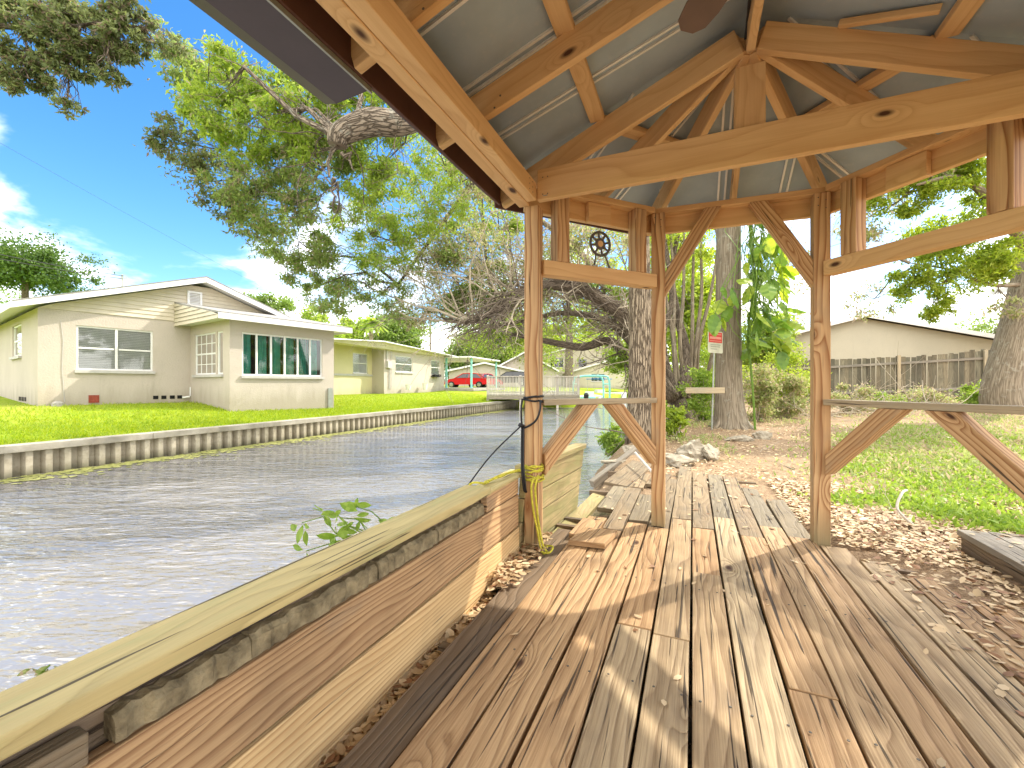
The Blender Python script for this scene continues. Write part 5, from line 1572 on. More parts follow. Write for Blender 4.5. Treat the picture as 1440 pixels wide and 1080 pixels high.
# --- leaning tree with the mass of bare dark limbs ---------------------
b = on_ground(958, 11.0, -0.1)
lean = MB()
limA = [W(945, 560, 10.8), W(905, 500, 10.4), W(880, 450, 10), W(835, 415, 9.6), W(780, 400, 9.3), W(730, 415, 9.1), W(690, 440, 9.0), W(655, 456, 9.0)]
limB = [W(940, 555, 10.9), W(890, 515, 11), W(860, 480, 11), W(820, 488, 10.8), W(780, 482, 10.6), W(720, 470, 10.4)]
limC = [W(900, 495, 10.4), W(860, 455, 10.8), W(800, 440, 11), W(740, 450, 11), W(690, 462, 11)]
limD = [W(955, 560, 11), W(965, 500, 11.3), W(952, 440, 11.5), W(945, 380, 11.6), W(960, 300, 11.8)]
limE = [W(955, 565, 11), W(938, 520, 11.1), W(932, 470, 11.2), W(945, 420, 11.4), W(935, 340, 11.6), W(920, 250, 12)]
t3 = tree('leaning_tree', 'leaning tree with bare dark limbs sweeping left behind the left gazebo post', 'tree',
     [b, b + Vector((-.03, 0, 0.35)), W(957, 575, 11.0), W(952, 562, 11)], [0.34, 0.27, 0.24, 0.2],
     [(limA, [0.2, 0.19, 0.16, 0.15, 0.13, 0.1, 0.07, 0.03]), (limB, [0.15, 0.13, 0.11, 0.1, 0.08, 0.04]), (limC, [0.12, 0.1, 0.07, 0.05, 0.03]), (limD, [0.16, 0.13, 0.1, 0.07, 0.04]), (limE, [0.13, 0.1, 0.08, 0.06, 0.03])],
     [Wc(868, 500, 11, 22, 22, 600, None, M['weed']), Wc(800, 455, 13, 60, 24, 1500, None, M['lime_leaf']), Wc(860, 440, 11.5, 36, 40, 1100, None, M['oak_leaf_light']), Wc(700, 470, 13, 60, 24, 2400, None, M['oak_leaf_light']), Wc(790, 380, 11.5, 60, 40, 1500, None, M['oak_leaf_light']), Wc(720, 400, 10, 90, 50, 1900), Wc(640, 390, 10, 70, 60, 3600, None, M['oak_leaf']), Wc(800, 350, 10.5, 90, 50, 1900), Wc(700, 300, 11, 70, 50, 2600, None, M['oak_leaf_light']), Wc(660, 230, 11, 60, 50, 2400, None, M['oak_leaf_light']), Wc(960, 340, 12, 45, 60, 1800, None, M['lime_leaf']), Wc(840, 400, 9.6, 30, 16, 160, None, M['vine_leaf']), Wc(600, 440, 10, 60, 25, 700)],
     M['twig_leaf'], M['bark_dark'], leaf=0.10, aspect=0.4, sub=16, subr=0.25, twig_r=0.008, tn=14)
for k in range(7):
    a0 = W(950 + k * 6, 560 - (k % 3) * 12, 11 + .1 * k); tx = 935 + k * 13
    m = MB(); q = spline([a0, W((a0.x / a0.y * 600 + 720 + tx) / 2 + random.uniform(-8, 8), 480, 11.2), W(tx, 410, 11.4), W(tx + random.uniform(-20, 20), 330, 11.6), W(tx + random.uniform(-25, 25), 260, 11.8)], 4)
    m.tube(q, lerp_r([0.06, 0.05, 0.035, 0.02], len(q)), 7); m.build('limb', M['bark_grey'], t3, smooth_=True)
tw = MB(); tw2 = MB()
for lim, cnt in ((limA, 66), (limC, 24), (limB, 14)):
    q = spline(lim, 6)
    for k in range(cnt):
        i = random.randint(6, len(q) - 1)
        up_ = random.random() < 0.62
        tgt = tw2 if random.random() < (0.12 if up_ else 0.45) else tw
        dr = Vector((random.uniform(-1.0, 0.4), random.uniform(-.6, .7), random.uniform(0.2, 1.0) if up_ else random.uniform(-.45, .2)))
        twigs(tgt, q[i], dr, random.uniform(0.7, 2.6 if up_ else 1.7), random.uniform(0.010, 0.028), 2, 0.35, 6)
# the dense dark bundle of dead sticks lying along the limb
for k in range(170):
    t = random.random(); q = spline(limA, 6); i = int(10 + t * (len(q) - 14)); c = q[i] + Vector((random.gauss(0, .12), random.gauss(0, .15), random.gauss(0.02, .12)))
    dr = (q[min(i + 2, len(q) - 1)] - q[i - 1]).normalized() + Vector((random.gauss(0, .3), random.gauss(0, .3), random.gauss(0, .3)))
    twigs(tw2, c, dr, random.uniform(0.5, 1.2), random.uniform(0.010, 0.02), 0 if random.random() < .6 else 1, 0.3, 4)
tw.build('bare_twigs', M['twig'], t3); tw2.build('dead_sticks', M['twig_dark'], t3)

# grey haze of bare twigs higher up, a dead tree behind
b = on_ground(925, 14, -0.1)
t3b = tree('bare_tree', 'pale bare twiggy tree rising behind the left gazebo post', 'tree',
     [b, W(915, 520, 14), W(880, 440, 13.6), W(820, 360, 13.2), W(760, 310, 13), W(700, 270, 12.8)], [0.2, 0.17, 0.13, 0.1, 0.07, 0.03],
     [([W(880, 440, 13.6), W(800, 420, 13), W(720, 400, 12.6), W(640, 380, 12.4)], [0.08, 0.06, 0.04, 0.02])],
     [Wc(690, 240, 13, 70, 60, 900), Wc(770, 320, 13, 60, 60, 700), Wc(640, 330, 13, 60, 50, 900), Wc(860, 350, 13, 50, 60, 700)],
     M['twig_leaf'], M['bark_grey'], leaf=0.10, sub=14, subr=0.3, twig_r=0.008)
tw = MB()
for k in range(150):
    s0 = W(random.uniform(590, 900), random.uniform(300, 470), random.uniform(12, 13.8))
    twigs(tw, s0, (random.uniform(-1, .3), random.uniform(-.5, .5), random.uniform(-.2, 1)), random.uniform(0.8, 2.6), random.uniform(.008, .02), 2, 0.4, 6)
tw.build('bare_twigs', M['twig'], t3b)

# --- smooth trunk with vine beyond the gazebo --------------------------
b = on_ground(1027, 9.0, -0.05)
t4 = tree('buttressed_tree', 'smooth straight grey tree trunk with flared base between the two far gazebo posts', 'tree',
     [b, b + Vector((0, 0, 0.18)), b + Vector((-.03, 0, 0.6)), b + Vector((-.04, 0, 1.6)), b + Vector((-.04, 0, 3.6)), b + Vector((0, 0, 6.5)), b + Vector((.1, 0, 9))], [0.43, 0.33, 0.275, 0.25, 0.24, 0.2, 0.12],
     [([b + Vector((0, 0, 5)), b + Vector((1.2, -.4, 6.2)), b + Vector((2.2, -1, 6.8))], [0.1, 0.07, 0.03]), ([b + Vector((0, 0, 5.5)), b + Vector((-1.3, 0, 6.8)), b + Vector((-2.4, .3, 7.2))], [0.1, 0.07, 0.03])],
     [(b + Vector((2.2, -1, 7.0)), (1.1, 1.0, .6), 900), (b + Vector((-2.3, .3, 7.4)), (1.3, 1.2, .7), 1500), (b + Vector((0, .5, 8.8)), (1.6, 1.6, 1), 1800)],
     M['oak_leaf'], M['bark_grey'], leaf=0.12, sub=14, tn=24)
m = MB()
for k in range(9):
    a = k * 0.7; m.tube(spline([b + Vector((.43 * math.cos(a) * 1.15, .43 * math.sin(a) * 1.15, -0.02)), b + Vector((.29 * math.cos(a), .29 * math.sin(a), .22)), b + Vector((.24 * math.cos(a) - .03, .24 * math.sin(a), .8))], 4), [0.07, .065, .06, .055, .05, .045, .04, .03, .02], 8)
m.build('root_flare', M['bark_grey'], t4, smooth_=True)


# broad leaf vine with big lobed leaves
def bigleaf(m, base, d, L, wid, lobes=6):
    d = Vector(d).normalized(); s = d.cross(Vector((random.gauss(0, .3), random.gauss(0, .3), 1))).normalized(); nn = s.cross(d)
    mid_ = [base + d * (L * t) + nn * (-0.22 * L * t * t) for t in np.linspace(0, 1, 9)]
    prof = [0.05, 0.62, 0.95, 1.0, 0.95, 0.82, 0.62, 0.36, 0.0]
    for sg in (-1, 1):
        for k in range(8):
            c0 = 1.0 if k % 2 else 0.82; c1 = 0.82 if k % 2 else 1.0
            a, b_ = mid_[k], mid_[k + 1]
            e0 = a + s * sg * wid * .5 * prof[k] * c0 - nn * 0.12 * wid * prof[k]; e1 = b_ + s * sg * wid * .5 * prof[k + 1] * c1 - nn * 0.12 * wid * prof[k + 1]
            m.face([a, b_, e1, e0] if sg > 0 else [a, e0, e1, b_])


vb = on_ground(1062, 8.6, 0)
vine = empty('climbing_vine', vb, 'climbing vine with very large glossy lobed leaves on the right of the smooth trunk', 'vine')
stems = MB(); lf = MB(); lf2 = MB(); lf3 = MB()
stem_pts = spline([vb, W(1058, 540, 8.6), W(1052, 470, 8.6), W(1060, 400, 8.55), W(1055, 330, 8.55), W(1062, 270, 8.55), W(1055, 200, 8.6)], 5)
stems.tube(stem_pts, 0.022, 7)
for k in range(120):
    p0 = random.choice(stem_pts[8:])
    tgt = W(random.uniform(1046, 1106), random.uniform(330, 500), random.uniform(8.0, 9.0))
    if k < 8: tgt = W(random.uniform(1000, 1050), random.uniform(395, 450), random.uniform(8.1, 8.4))
    if k > 104: tgt = W(random.uniform(1046, 1085), random.uniform(240, 340), random.uniform(8.1, 8.9))
    stems.tube(wig(p0, tgt, 4, 0.06), 0.007, 5)
    L = random.uniform(0.24, 0.46)
    bigleaf(random.choice((lf, lf2, lf3)), tgt, (random.uniform(-.8, 1), random.uniform(-.9, .2), random.uniform(-1.3, -.1)), L, L * 0.72)
stems.build('stem', M['vine_leaf'], vine)
lf.build('leaves', M['vine_leaf'], vine); lf2.build('leaves', M['lime_leaf'], vine); lf3.build('leaves', leafmat('deep_vine_leaf', (0.12, 0.23, 0.04), (0.16, 0.28, 0.05), 0.5, 0.35), vine)

# --- right hand tree by the fence -------------------------------------
b = on_ground(1412, 11.0, -0.1)
t5 = tree('leaning_grey_tree', 'thick pale grey tree trunk leaning right in front of the board fence', 'tree',
     [b, W(1408, 545, 11), W(1425, 470, 11), W(1442, 400, 11), W(1450, 340, 10.9), W(1440, 240, 10.6), W(1400, 100, 10.4)], [0.46, 0.38, 0.31, 0.29, 0.27, 0.22, 0.14],
     [([W(1445, 350, 10.9), W(1400, 290, 10), W(1350, 250, 9.4), W(1290, 260, 9)], [0.14, 0.1, 0.06, 0.02]), ([W(1448, 340, 10.9), W(1500, 260, 10), W(1560, 200, 9.4)], [0.14, 0.1, 0.06]),
      ([W(1440, 400, 11), W(1390, 400, 10.6), W(1340, 380, 10.2), W(1280, 370, 10)], [0.06, 0.045, 0.03, 0.01])],
     [Wc(1330, 250, 9.4, 60, 26, 2600, 40), Wc(1265, 280, 9.8, 40, 26, 1500, 40), Wc(1360, 215, 9.6, 50, 26, 1500, 40, M['oak_leaf']), Wc(1250, 225, 10, 40, 26, 1100, 40, M['twig_leaf']), Wc(1390, 300, 9.8, 50, 45, 2000), Wc(1290, 235, 9.6, 50, 28, 900, 40, M['oak_leaf']), Wc(1350, 380, 10.2, 70, 38, 3600), Wc(1320, 340, 10.2, 60, 30, 2200), Wc(1285, 395, 10.2, 40, 22, 900, 30), Wc(1400, 360, 10.3, 40, 30, 1500), Wc(1230, 300, 10.5, 40, 45, 900, 40, M['twig_leaf']), Wc(1310, 430, 10.4, 28, 22, 800), Wc(1420, 230, 10, 50, 40, 1400), Wc(1350, 320, 10.6, 50, 26, 900), Wc(1420, 430, 10.6, 25, 20, 250, None, M['twig_leaf']),
      Wc(1230, 420, 11, 35, 30, 320, None, M['twig_leaf']), Wc(1120, 370, 11.5, 35, 60, 500, None, M['twig_leaf']), Wc(1180, 300, 11, 50, 50, 700, None, M['twig_leaf'])],
     M['lime_leaf'], M['bark_grey'], leaf=0.11, aspect=0.36, sub=16, subr=0.24, tn=20, droop=0.3, twig_r=0.008)


b = Vector((11.0, 5.8, gw(11.0, 5.8)))  # unseen tree added right of frame; its thin crown breaks up the deck sun
tree('added_shade_tree', 'added open crowned tree, unseen past the right edge, dappling the deck', 'tree',
     [b, b + Vector((-.2, .1, 2.5)), b + Vector((-.6, .3, 5)), b + Vector((-1.0, .4, 7.2))], [0.26, 0.2, 0.15, 0.06],
     [([b + Vector((-.4, .2, 4.2)), b + Vector((-1.4, .7, 6.2)), b + Vector((-2.2, .7, 7.0))], [0.1, 0.06, 0.02])],
     [(Vector((8.6, 5.4, 7.1)), (1.2, 1.0, 0.8), 1700), (Vector((10.2, 6.0, 7.6)), (1.2, 1.2, 0.8), 2200), (Vector((9.4, 4.6, 7.0)), (1.4, 1.1, .8), 1700), (Vector((7.9, 4.7, 6.8)), (0.8, .6, 0.5), 700)],
     M['oak_leaf'], M['bark_grey'], leaf=0.11, aspect=0.4, sub=18, subr=0.24, twig_r=0.008)


# --- background trees ---------------------------------------------------
def bg_tree(label, px, top, Y, w, hgt, n, lm=None, bm=None, leaf=None, lobes=7, name='broadleaf_tree', sink=0.5):
    """px: pixel of the trunk, top: pixel of the crown top, w/hgt: crown size in pixels"""
    k = Y / 600; base = on_ground(px, Y, -0.1); topz = W(px, top, Y).z; cz = topz - hgt * k / 2
    cl = []
    for j in range(lobes):
        a = 2 * math.pi * j / lobes + random.random(); r = random.uniform(0.25, 0.62)
        c = Vector((base.x + math.cos(a) * w * k * .5 * r, base.y + math.sin(a) * w * k * .5 * r, cz + hgt * k * random.uniform(-.3, .22)))
        q = random.uniform(0.24, 0.36); cl.append((c, (w * k * q, w * k * q, hgt * k * q), n // lobes))
    cl.append((Vector((base.x, base.y, cz + hgt * k * .18)), (w * k * .26, w * k * .26, hgt * k * .3), n // lobes))
    tr_r = max(0.12, w * k * 0.028)
    return tree(name, label, 'tree', [base, base + Vector((0.05, 0, (cz - base.z) * .5)), Vector((base.x, base.y, cz))], [tr_r * 1.25, tr_r, tr_r * 0.7], [], cl, lm or M['bg_leaf'], bm or M['bark_oak'],
                leaf=leaf or max(0.14, k * 4.2), aspect=0.55, group='background trees', sub=16, subr=0.27, twig_r=0.02, tn=8, droop=0.1)


bg_tree('dark spreading tree behind the left end of the beige house', 35, 338, 30, 165, 95, 12000, M['dark_leaf'])
bg_tree('green tree filling the far left edge behind the beige house', -90, 318, 34, 190, 130, 6000)
bg_tree('round green tree above the porch roof of the beige house', 372, 408, 40, 95, 70, 7000)
bg_tree('low pale green tree between the two bungalows', 440, 428, 46, 80, 60, 5000, M['oak_leaf_light'])
bg_tree('pale yellow green tree behind the recessed wall of the cream bungalow', 498, 440, 52, 62, 66, 5500, M['oak_leaf_light'])
bg_tree('tall bushy green tree behind the flat roof of the cream bungalow', 560, 438, 50, 90, 80, 9000)
bg_tree('dark green tree rising at the right end of the flat roof', 655, 462, 62, 95, 75, 7500)
bg_tree('wide pale green tree above the red cars', 705, 440, 70, 110, 95, 9000, M['oak_leaf_light'])
bg_tree('light green tree above the grey gabled roof', 770, 452, 80, 120, 90, 8000, M['lime_leaf'])
bg_tree('green tree above the tall cream house at the canal end', 840, 440, 95, 130, 100, 8000, M['lime_leaf'])
bg_tree('dense tree right of the canal end behind the boat lift', 890, 470, 48, 70, 95, 6000, M['oak_leaf_light'])
bg_tree('thick bright green tree behind the no entry bank by the middle post', 965, 340, 20, 130, 210, 12000, M['lime_leaf'], leaf=0.2)
bg_tree('tall yellow green tree between the far trunks', 930, 250, 26, 170, 230, 9000, M['lime_leaf'], leaf=0.22)
bg_tree('bushy light green tree left of the board fence end', 1075, 430, 24, 90, 120, 6000, M['oak_leaf_light'], leaf=0.2)
bg_tree('sparse pale tree behind the left end of the board fence', 1120, 425, 30, 80, 90, 1800, M['twig_leaf'], leaf=0.16)
bg_tree('green hedge tree far behind the gabled house roof', 1400, 430, 42, 120, 100, 3000)
bg_tree('tall tree standing behind the dark tangled limbs', 800, 330, 60, 200, 190, 9000, M['oak_leaf_light'], leaf=0.34)
bg_tree('tall grey green tree rising left of the gazebo post', 680, 370, 75, 170, 150, 7000, M['oak_leaf'], leaf=0.4)
for k, (px, top, Y, w, h_) in enumerate([(-420, 430, 60, 300, 130), (-800, 420, 60, 320, 130), (180, 470, 90, 240, 80), (330, 475, 90, 220, 80), (1250, 470, 70, 240, 90), (1560, 440, 60, 300, 120), (1050, 470, 75, 240, 100), (1900, 440, 60, 300, 130)]):
    bg_tree(['big tree far outside the left edge beyond the lawn', 'farthest tree outside the left edge', 'low distant tree hidden behind the beige house ridge', 'low distant tree behind the porch of the beige house', 'distant tree behind the gabled house at right', 'distant tree outside the right edge', 'distant green tree behind the buttressed trunk', 'farthest tree outside the right edge'][k], px, top, Y, w, h_, 4500)

# palm behind the flat roof
b = on_ground(522, 44, 0)
pm = empty('palm_tree', b, 'pale shaggy palm rising just above the roof of the cream bungalow', 'palm tree')
hd = W(522, 452, 44)
m = MB(); m.tube([b, (b + hd) / 2, hd], [0.25, 0.2, 0.22], 10); m.build('trunk', M['bark_grey'], pm)
m = MB()
for k in range(34):
    a = random.uniform(0, 6.28); e = random.uniform(-0.5, 1.0); d = Vector((math.cos(a), math.sin(a), e)).normalized()
    L = random.uniform(1.2, 2.0); side_ = d.cross(Vector((0, 0, 1))).normalized(); prev = None
    for j in range(9):
        t = j / 8; p = hd + d * L * t + Vector((0, 0, -0.9 * t * t)); w_ = 0.26 * math.sin(math.pi * (0.12 + .88 * t)) + .02
        cur = (p - side_ * w_ - Vector((0, 0, w_ * .6)), p, p + side_ * w_ - Vector((0, 0, w_ * .6)))
        if prev and j % 1 == 0: m.face([prev[0], cur[0], cur[1], prev[1]]); m.face([prev[1], cur[1], cur[2], prev[2]])
        prev = cur
m.build('fronds', M['oak_leaf_light'], pm)


# --- shrubs and underbrush --------------------------------------------
def shrub(label, px, Y, w, h_, n, lm, leaf=0.08, name='shrub', grp='shrubs along the yard edge'):
    base = on_ground(px, Y, 0); k = Y / 600; W_, H_ = w * k / 2, h_ * k
    root = empty(name, base, label, 'shrub', grp)
    pts, subs = clump_points(base + Vector((0, 0, H_ * .5)), (W_, W_ * .7, H_ * .5), n, 16, 0.3, 0.2)
    pts[:, 2] = np.maximum(pts[:, 2], base.z + 0.02)
    m = MB()
    for s in subs:
        m.tube(wig(base + Vector((random.gauss(0, .06), random.gauss(0, .06), 0)), s, 4, 0.07), lerp_r([0.014, 0.004], 5), 5, cap=False)
    m.build('stem', M['twig'], root)
    leaf_mesh('foliage', pts, leaf, 0.42, lm, root)
    return root


sh = [('tall lime green shrub between the vine and the right gazebo post', 1092, 12.2, 80, 120, 5200, M['lime_leaf']), ('dense leafy shrub filling the gap left of the warning sign post', 975, 11.8, 60, 100, 4200, M['weed']), ('bright bush at the foot of the leaning tree trunk', 985, 10.2, 50, 75, 2600, M['weed']), ('yellow green bush in the gap left of the smooth trunk', 960, 13.5, 60, 120, 3600, M['lime_leaf']),
      ('tall yellow green bush behind the warning sign', 1000, 12.5, 50, 150, 4200, M['lime_leaf']), ('leafy bush right behind the smooth trunk foot', 1062, 10.6, 60, 85, 3400, M['brush']),
      ('dense low bush between the smooth trunk and the right gazebo post', 1100, 11.4, 70, 70, 4200, M['brush']), ('bush with pale stems in front of the left fence end', 1125, 13, 60, 90, 3000, M['lime_leaf']),
      ('low leafy bush just right of the right gazebo post', 1190, 12.5, 70, 45, 2600, M['brush']), ('low weeds bush in front of the fence centre', 1250, 13.2, 70, 24, 1300, M['weed']),
      ('dry brush pile in front of the fence', 1300, 13, 80, 28, 1600, M['brush']), ('low green bush by the foot of the leaning grey tree', 1375, 11.6, 60, 35, 1800, M['weed']),
      ('small lime bush beside the rocks and the middle post', 950, 7.6, 34, 40, 1200, M['lime_leaf']), ('small grassy bush at the water edge under the lower rail', 862, 8.0, 40, 42, 1300, M['weed']),
      ('narrow green bush at the foot of the furrowed trunk', 925, 8.6, 30, 50, 1000, M['weed']), ('hanging green bush over the water left of the furrowed trunk', 876, 12.5, 26, 80, 1500, M['weed'])]
for a in sh: shrub(*a)

# green weed growing on the canal side of the plank wall
wb = P(-0.24, -0.72, 0.2)
wd = empty('wall_weed', wb, 'bright green leafy weed sprouting over the mossy cap on the canal side', 'weed')
m = MB(); m2 = MB()
def sprout(base, tips, sz):
    for tp in tips:
        st_ = wig(base, tp, 5, 0.05); m.tube(st_, lerp_r([0.004, 0.002], 6), 5)
        for k in range(8):
            p = st_[random.randint(3, 5)] + Vector((random.gauss(0, .01), random.gauss(0, .01), random.gauss(0, .01)))
            L = random.uniform(sz * .6, sz * 1.2); d = Vector((random.uniform(-1, 1), random.uniform(-.6, .6), random.uniform(-.7, .5))).normalized()
            s = d.cross(Vector((random.gauss(0, .4), -1, random.gauss(0, .4)))).normalized(); nn = s.cross(d)
            g_ = [0, .55, .95, 1, .7, .0]
            for j in range(5):
                a0, a1 = j / 5, (j + 1) / 5
                for sg_ in (-1, 1):
                    q0, q1 = p + d * L * a0 - nn * L * .15 * a0 * a0, p + d * L * a1 - nn * L * .15 * a1 * a1
                    f4 = [q0, q1, q1 + s * sg_ * L * .2 * g_[j + 1] + nn * .003, q0 + s * sg_ * L * .2 * g_[j] + nn * .003]
                    m2.face(f4 if sg_ > 0 else f4[::-1])
sprout(wb, [W(425, 735, 1.72), W(470, 755, 1.72), W(440, 715, 1.75), W(478, 728, 1.74), W(430, 775, 1.7), W(500, 712, 1.78), W(455, 780, 1.7)], 0.075)
m.build('stem', M['weed'], wd); m2.build('leaves', M['weed'], wd)
m = MB(); m2 = MB(); wb2 = P(-0.24, -1.9, 0.3)
wd = empty('wall_weed', wb2, 'tiny pale grass tip poking over the cap near the bottom left', 'weed')
sprout(wb2, [W(70, 935, 0.92), W(85, 938, 0.93)], 0.03); m.build('stem', M['weed'], wd); m2.build('leaves', M['brush'], wd)
# bare stick lying out over the water
m = MB(); twigs(m, on_ground(905, 6.6, 0.15), (-1, .1, .35), 1.3, 0.012, 2, 0.3, 6)
tag(m.build('bare_branch', M['twig_dark'], None), 'thin bare branch arching over the water beyond the mossy wall end', 'branch')
# tuft on the far seawall
shr = P(-9.2, 5.1, -0.25)

# ================================================================== LEAF LITTER AND GROUND COVER
def scatter(n, us, vs_, f):
    out = []
    u = RNG.uniform(*us, n); v = RNG.uniform(*vs_, n)
    for a, b_ in zip(u, v):
        z = f(a, b_)
        if z is None: continue
        out.append(P(a, b_, z))
    return out


def f_yard(a, b_):
    if b_ < 1.3 and a < 1.75: return None
    if a < 2.2 and b_ < 0.95:
        if random.random() > 0.22 * smooth((a - 1.6) / .6): return None
        return 0.006 if a < 2.12 else 0.01
    if a < 1.62 and 0.95 < b_ < 3.0:
        if random.random() > 0.025: return None
        return 0.006
    if 2.34 < a < 3.4 and b_ < 1.2: return 0.125 if random.random() < 0.05 else None
    if a < 0.2: return None
    nz = 0.5 + 0.5 * math.sin(a * 2.1 + b_) * math.sin(b_ * 1.7 - a * .6)
    if random.random() > (1.0 if a + b_ < 5 else 0.35 + 0.4 * nz): return None
    return gz(a, b_) + random.uniform(0.0, 0.02) + 0.012


P1_ = scatter(42000, (1.6, 4.6), (-2.2, 3.0), f_yard)
P2_ = scatter(17000, (0.3, 9), (2.2, 9), f_yard)
P3_ = scatter(110, (0.1, 1.5), (0.95, 3.2), lambda a, b_: 0.006)
P4_ = scatter(2600, (-0.083, 0.03), (-1.9, 0.5), lambda a, b_: -0.10 + random.uniform(0, 0.035) + (0.05 if b_ > -.3 else 0))
P5_ = scatter(260, (-0.08, 0.07), (-0.35, 0.2), lambda a, b_: -0.03 + random.uniform(0, 0.06))
P6_ = scatter(40, (0.1, 2.0), (-1.8, 0.9), lambda a, b_: 0.004)
allp = np.array([tuple(p) for p in P1_ + P2_ + P3_ + P4_ + P5_ + P6_])
d = RNG.normal(size=(len(allp), 3)); d[:, 2] *= 0.14
fallen = litter_mesh('fallen_leaves', allp, 0.043, 0.5, M['dead_leaf'], d)
tag(fallen, kind='stuff')
# dirt in the gap between wall and deck
m = MB()
for k in range(40):
    v0 = -5 + 6.3 * k / 40; v1 = v0 + 6.3 / 40
    m.face([P(-0.084, v0, -0.105 + .01 * math.sin(k)), P(0.10, v0, -0.115), P(0.10, v1, -0.115), P(-0.084, v1, -0.105 + .01 * math.sin(k + 1))])
tag(m.build('gap_soil', plain('dark_soil', (0.07, 0.05, 0.035), 0.95, 0.1, 0, 30, 0.6, 0.8, 90, (0.16, 0.11, 0.07)), None), kind='structure')


def blades(name, spots, lm, nper, hgt, wid, spread, label=None):
    c = []; dirs_ = []
    for (x, y, s) in spots:
        k = int(nper * s)
        px_ = RNG.normal(x, spread * s, k); py_ = RNG.normal(y, spread * s, k)
        for a, b_ in zip(px_, py_):
            u, v = UV(a, b_)
            if (u < 2.3 and v < 1.0) or (u < 0.3): continue
            c.append((a, b_, gz(u, v) + random.uniform(0, hgt * .7))); dirs_.append((random.gauss(0, .7), random.gauss(0, .7), random.uniform(.2, 1.3)))
    return tag(leaf_mesh(name, np.array(c), hgt, wid, lm, None, dirs=np.array(dirs_), curl=0.2), kind='stuff')


sp = []
for (px, py, s) in [(1270, 640, 1), (1310, 655, 1.1), (1350, 650, 1), (1330, 690, .9), (1290, 670, 1), (1380, 670, 1), (1420, 690, 1), (1400, 720, .9), (1240, 620, .8), (1370, 715, .8), (1300, 700, .6), (1430, 640, 1), (1200, 650, .4), (1180, 690, .35), (1260, 690, .5), (1440, 730, .6), (1215, 690, .35), (1350, 620, .9), (1290, 610, .8)]:
    Y = 600 / (py - 540) * 0.93; sp.append(((px - 720) / 600 * Y, Y, s * Y / 5))
blades('ground_cover', sp, M['weed'], 620, 0.065, 0.32, 0.42)
sp = []
for k in range(150):
    px = random.uniform(985, 1440); py = random.uniform(582, 650)
    if px < 1190 and py > 592: continue
    Y = 600 / (py - 540) * random.uniform(.78, .9); sp.append(((px - 720) / 600 * Y, Y, random.uniform(.4, 1.1)))
for k in range(24):
    a, b_ = random.uniform(0.5, 1.4), random.uniform(4.5, 9); p = P(a, b_); sp.append((p.x, p.y, .35))
blades('undergrowth', sp, M['brush'], 120, 0.075, 0.3, 0.4)
# grass blades along the far lawn edge so that it does not end as a ruled line
n = 60000
uu = -9.47 - np.abs(RNG.normal(0, 2.4, n)); vv = RNG.uniform(-4, 23, n)
c = np.array([P(float(a), float(b_), gz(float(a), float(b_)) - 0.005) for a, b_ in zip(uu, vv)])
dr = RNG.normal(size=(n, 3)) * 0.5; dr[:, 2] = 0.8
tag(leaf_mesh('lawn_grass', c, 0.085, 0.16, leafmat('lawn_blade', (0.17, 0.285, 0.018), (0.34, 0.41, 0.035), 0.45), None, dirs=dr, curl=0.1), kind='stuff')
# sticks in the yard
sk = MB()
for k in range(70):
    u, v = random.uniform(1.6, 7), random.uniform(1.2, 8); p = P(u, v, gz(u, v) + 0.03)
    twigs(sk, p, (random.gauss(0, 1), random.gauss(0, 1), 0.06), random.uniform(.12, .5), random.uniform(.003, .007), 1, .3, 4)
for k in range(60):
    p = on_ground(random.uniform(1120, 1330), random.uniform(10.5, 13.5), 0.08)
    twigs(sk, p, (random.gauss(0, 1), random.gauss(0, .6), 0.25), random.uniform(.6, 1.6), random.uniform(.008, .02), 1, .3, 4)
tag(sk.build('fallen_twigs', M['twig'], None), kind='stuff')
for (lab, pts_, r) in (('pale curved stick standing out of the leaf litter right of the right gazebo post', [(1285, 745, 3.0), (1262, 722, 3.05), (1268, 700, 3.1), (1275, 695, 3.15)], 0.009),
                       ('crooked pale branch lying on the rotten deck end', [(893, 640, 5.2), (912, 662, 4.6), (925, 676, 4.3)], 0.014)):
    m = MB(); m.tube(spline([W(a, b_, y) + Vector((0, 0, .03)) for a, b_, y in pts_], 5), r, 6); tag(m.build('pale_stick', M['pale_wood'], None), lab, 'stick')

# ================================================================== CAMERA, SUN, SKY
cam = bpy.data.cameras.new('camera'); co = bpy.data.objects.new('camera', cam); C.objects.link(co)
co.location = (0, 0, 1.0); co.rotation_euler = (R(90), 0, 0)
cam.sensor_width = 36; cam.lens = 15.0; cam.clip_start = 0.02; cam.clip_end = 3000
scene.camera = co

SUN_AZ = math.atan2(0.87, 0.49); SUN_EL = R(43)     # azimuth from +Y towards +X
sd = Vector((math.sin(SUN_AZ) * math.cos(SUN_EL), math.cos(SUN_AZ) * math.cos(SUN_EL), math.sin(SUN_EL)))
sl_ = bpy.data.lights.new('sun', 'SUN'); sl_.energy = 2.4; sl_.angle = R(0.6); sl_.color = (1.0, 0.92, 0.79)
so = bpy.data.objects.new('sun', sl_); C.objects.link(so); so.rotation_euler = sd.to_track_quat('Z', 'Y').to_euler()

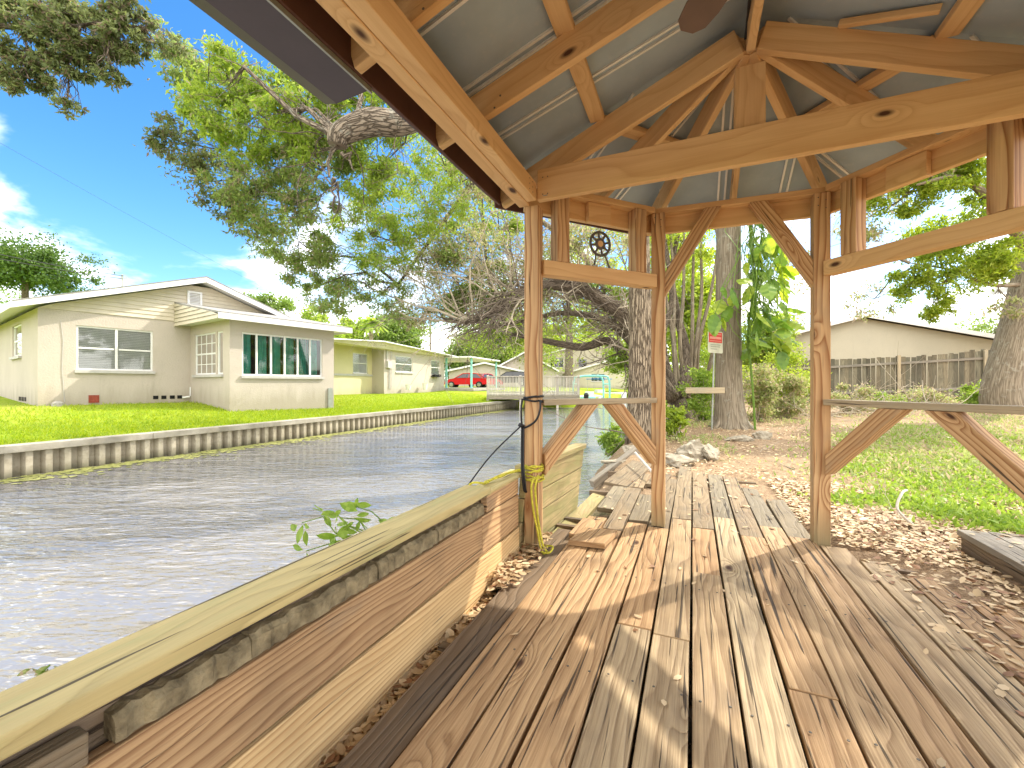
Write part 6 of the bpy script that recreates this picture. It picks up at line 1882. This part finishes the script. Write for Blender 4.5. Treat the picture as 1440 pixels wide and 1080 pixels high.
w = bpy.data.worlds.new('World'); scene.world = w; w.use_nodes = True
t = w.node_tree; t.nodes.clear()
out = t.nodes.new('ShaderNodeOutputWorld'); bg = t.nodes.new('ShaderNodeBackground'); bg.inputs['Strength'].default_value = 0.15
sky = t.nodes.new('ShaderNodeTexSky'); sky.sky_type = 'NISHITA'; sky.sun_disc = False
sky.sun_elevation = SUN_EL; sky.sun_rotation = SUN_AZ; sky.altitude = 0; sky.air_density = 1.0; sky.dust_density = 0.6; sky.ozone_density = 2.5
hs = t.nodes.new('ShaderNodeHueSaturation'); hs.inputs['Saturation'].default_value = 1.32; hs.inputs['Value'].default_value = 0.8
t.links.new(sky.outputs[0], hs.inputs['Color'])
tc = t.nodes.new('ShaderNodeTexCoord'); sep = t.nodes.new('ShaderNodeSeparateXYZ'); t.links.new(tc.outputs['Generated'], sep.inputs[0])
def mth(op, a, b=None, clamp=False):
    n_ = t.nodes.new('ShaderNodeMath'); n_.operation = op; n_.use_clamp = clamp
    for i_, x in enumerate((a, b)):
        if x is None: continue
        if isinstance(x, (int, float)): n_.inputs[i_].default_value = x
        else: t.links.new(x, n_.inputs[i_])
    return n_.outputs[0]
zz = mth('ADD', mth('MAXIMUM', sep.outputs[2], 0.0), 0.42)
cb = t.nodes.new('ShaderNodeCombineXYZ'); t.links.new(mth('DIVIDE', sep.outputs[0], zz), cb.inputs[0]); t.links.new(mth('DIVIDE', sep.outputs[1], zz), cb.inputs[1])
nz = t.nodes.new('ShaderNodeTexNoise'); nz.inputs['Scale'].default_value = 2.1; nz.inputs['Detail'].default_value = 7.0; nz.inputs['Roughness'].default_value = 0.55; nz.inputs['Distortion'].default_value = 0.3
t.links.new(cb.outputs[0], nz.inputs['Vector'])
mr = t.nodes.new('ShaderNodeMapRange'); mr.clamp = True; mr.interpolation_type = 'SMOOTHSTEP'
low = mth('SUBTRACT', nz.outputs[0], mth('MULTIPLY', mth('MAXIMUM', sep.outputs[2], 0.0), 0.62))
# extra unseen cloud added behind the camera to whiten the fill light
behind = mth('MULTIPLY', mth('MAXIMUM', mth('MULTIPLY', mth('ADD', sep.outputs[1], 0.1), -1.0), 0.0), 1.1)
high = mth('MULTIPLY', mth('MULTIPLY', mth('SUBTRACT', sep.outputs[2], 0.56, True), 4.0, True), 0.75)  # cloud added overhead, out of view, to whiten the water reflections
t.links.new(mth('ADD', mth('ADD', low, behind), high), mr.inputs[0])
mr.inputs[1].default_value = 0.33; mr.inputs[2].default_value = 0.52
# blend the clouds, added ones included, over the clear sky
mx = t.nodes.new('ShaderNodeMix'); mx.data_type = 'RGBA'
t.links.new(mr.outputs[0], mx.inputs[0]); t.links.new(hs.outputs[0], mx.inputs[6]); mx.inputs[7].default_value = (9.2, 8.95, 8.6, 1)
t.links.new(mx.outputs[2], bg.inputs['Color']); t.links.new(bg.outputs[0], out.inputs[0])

scene.view_settings.view_transform = 'Standard'; scene.view_settings.look = 'None'
scene.view_settings.exposure = 1.48; scene.view_settings.gamma = 1.0
scene.render.resolution_x, scene.render.resolution_y = 1024, 768
scene.cycles.max_bounces = 10; scene.cycles.diffuse_bounces = 7; scene.cycles.transparent_max_bounces = 12
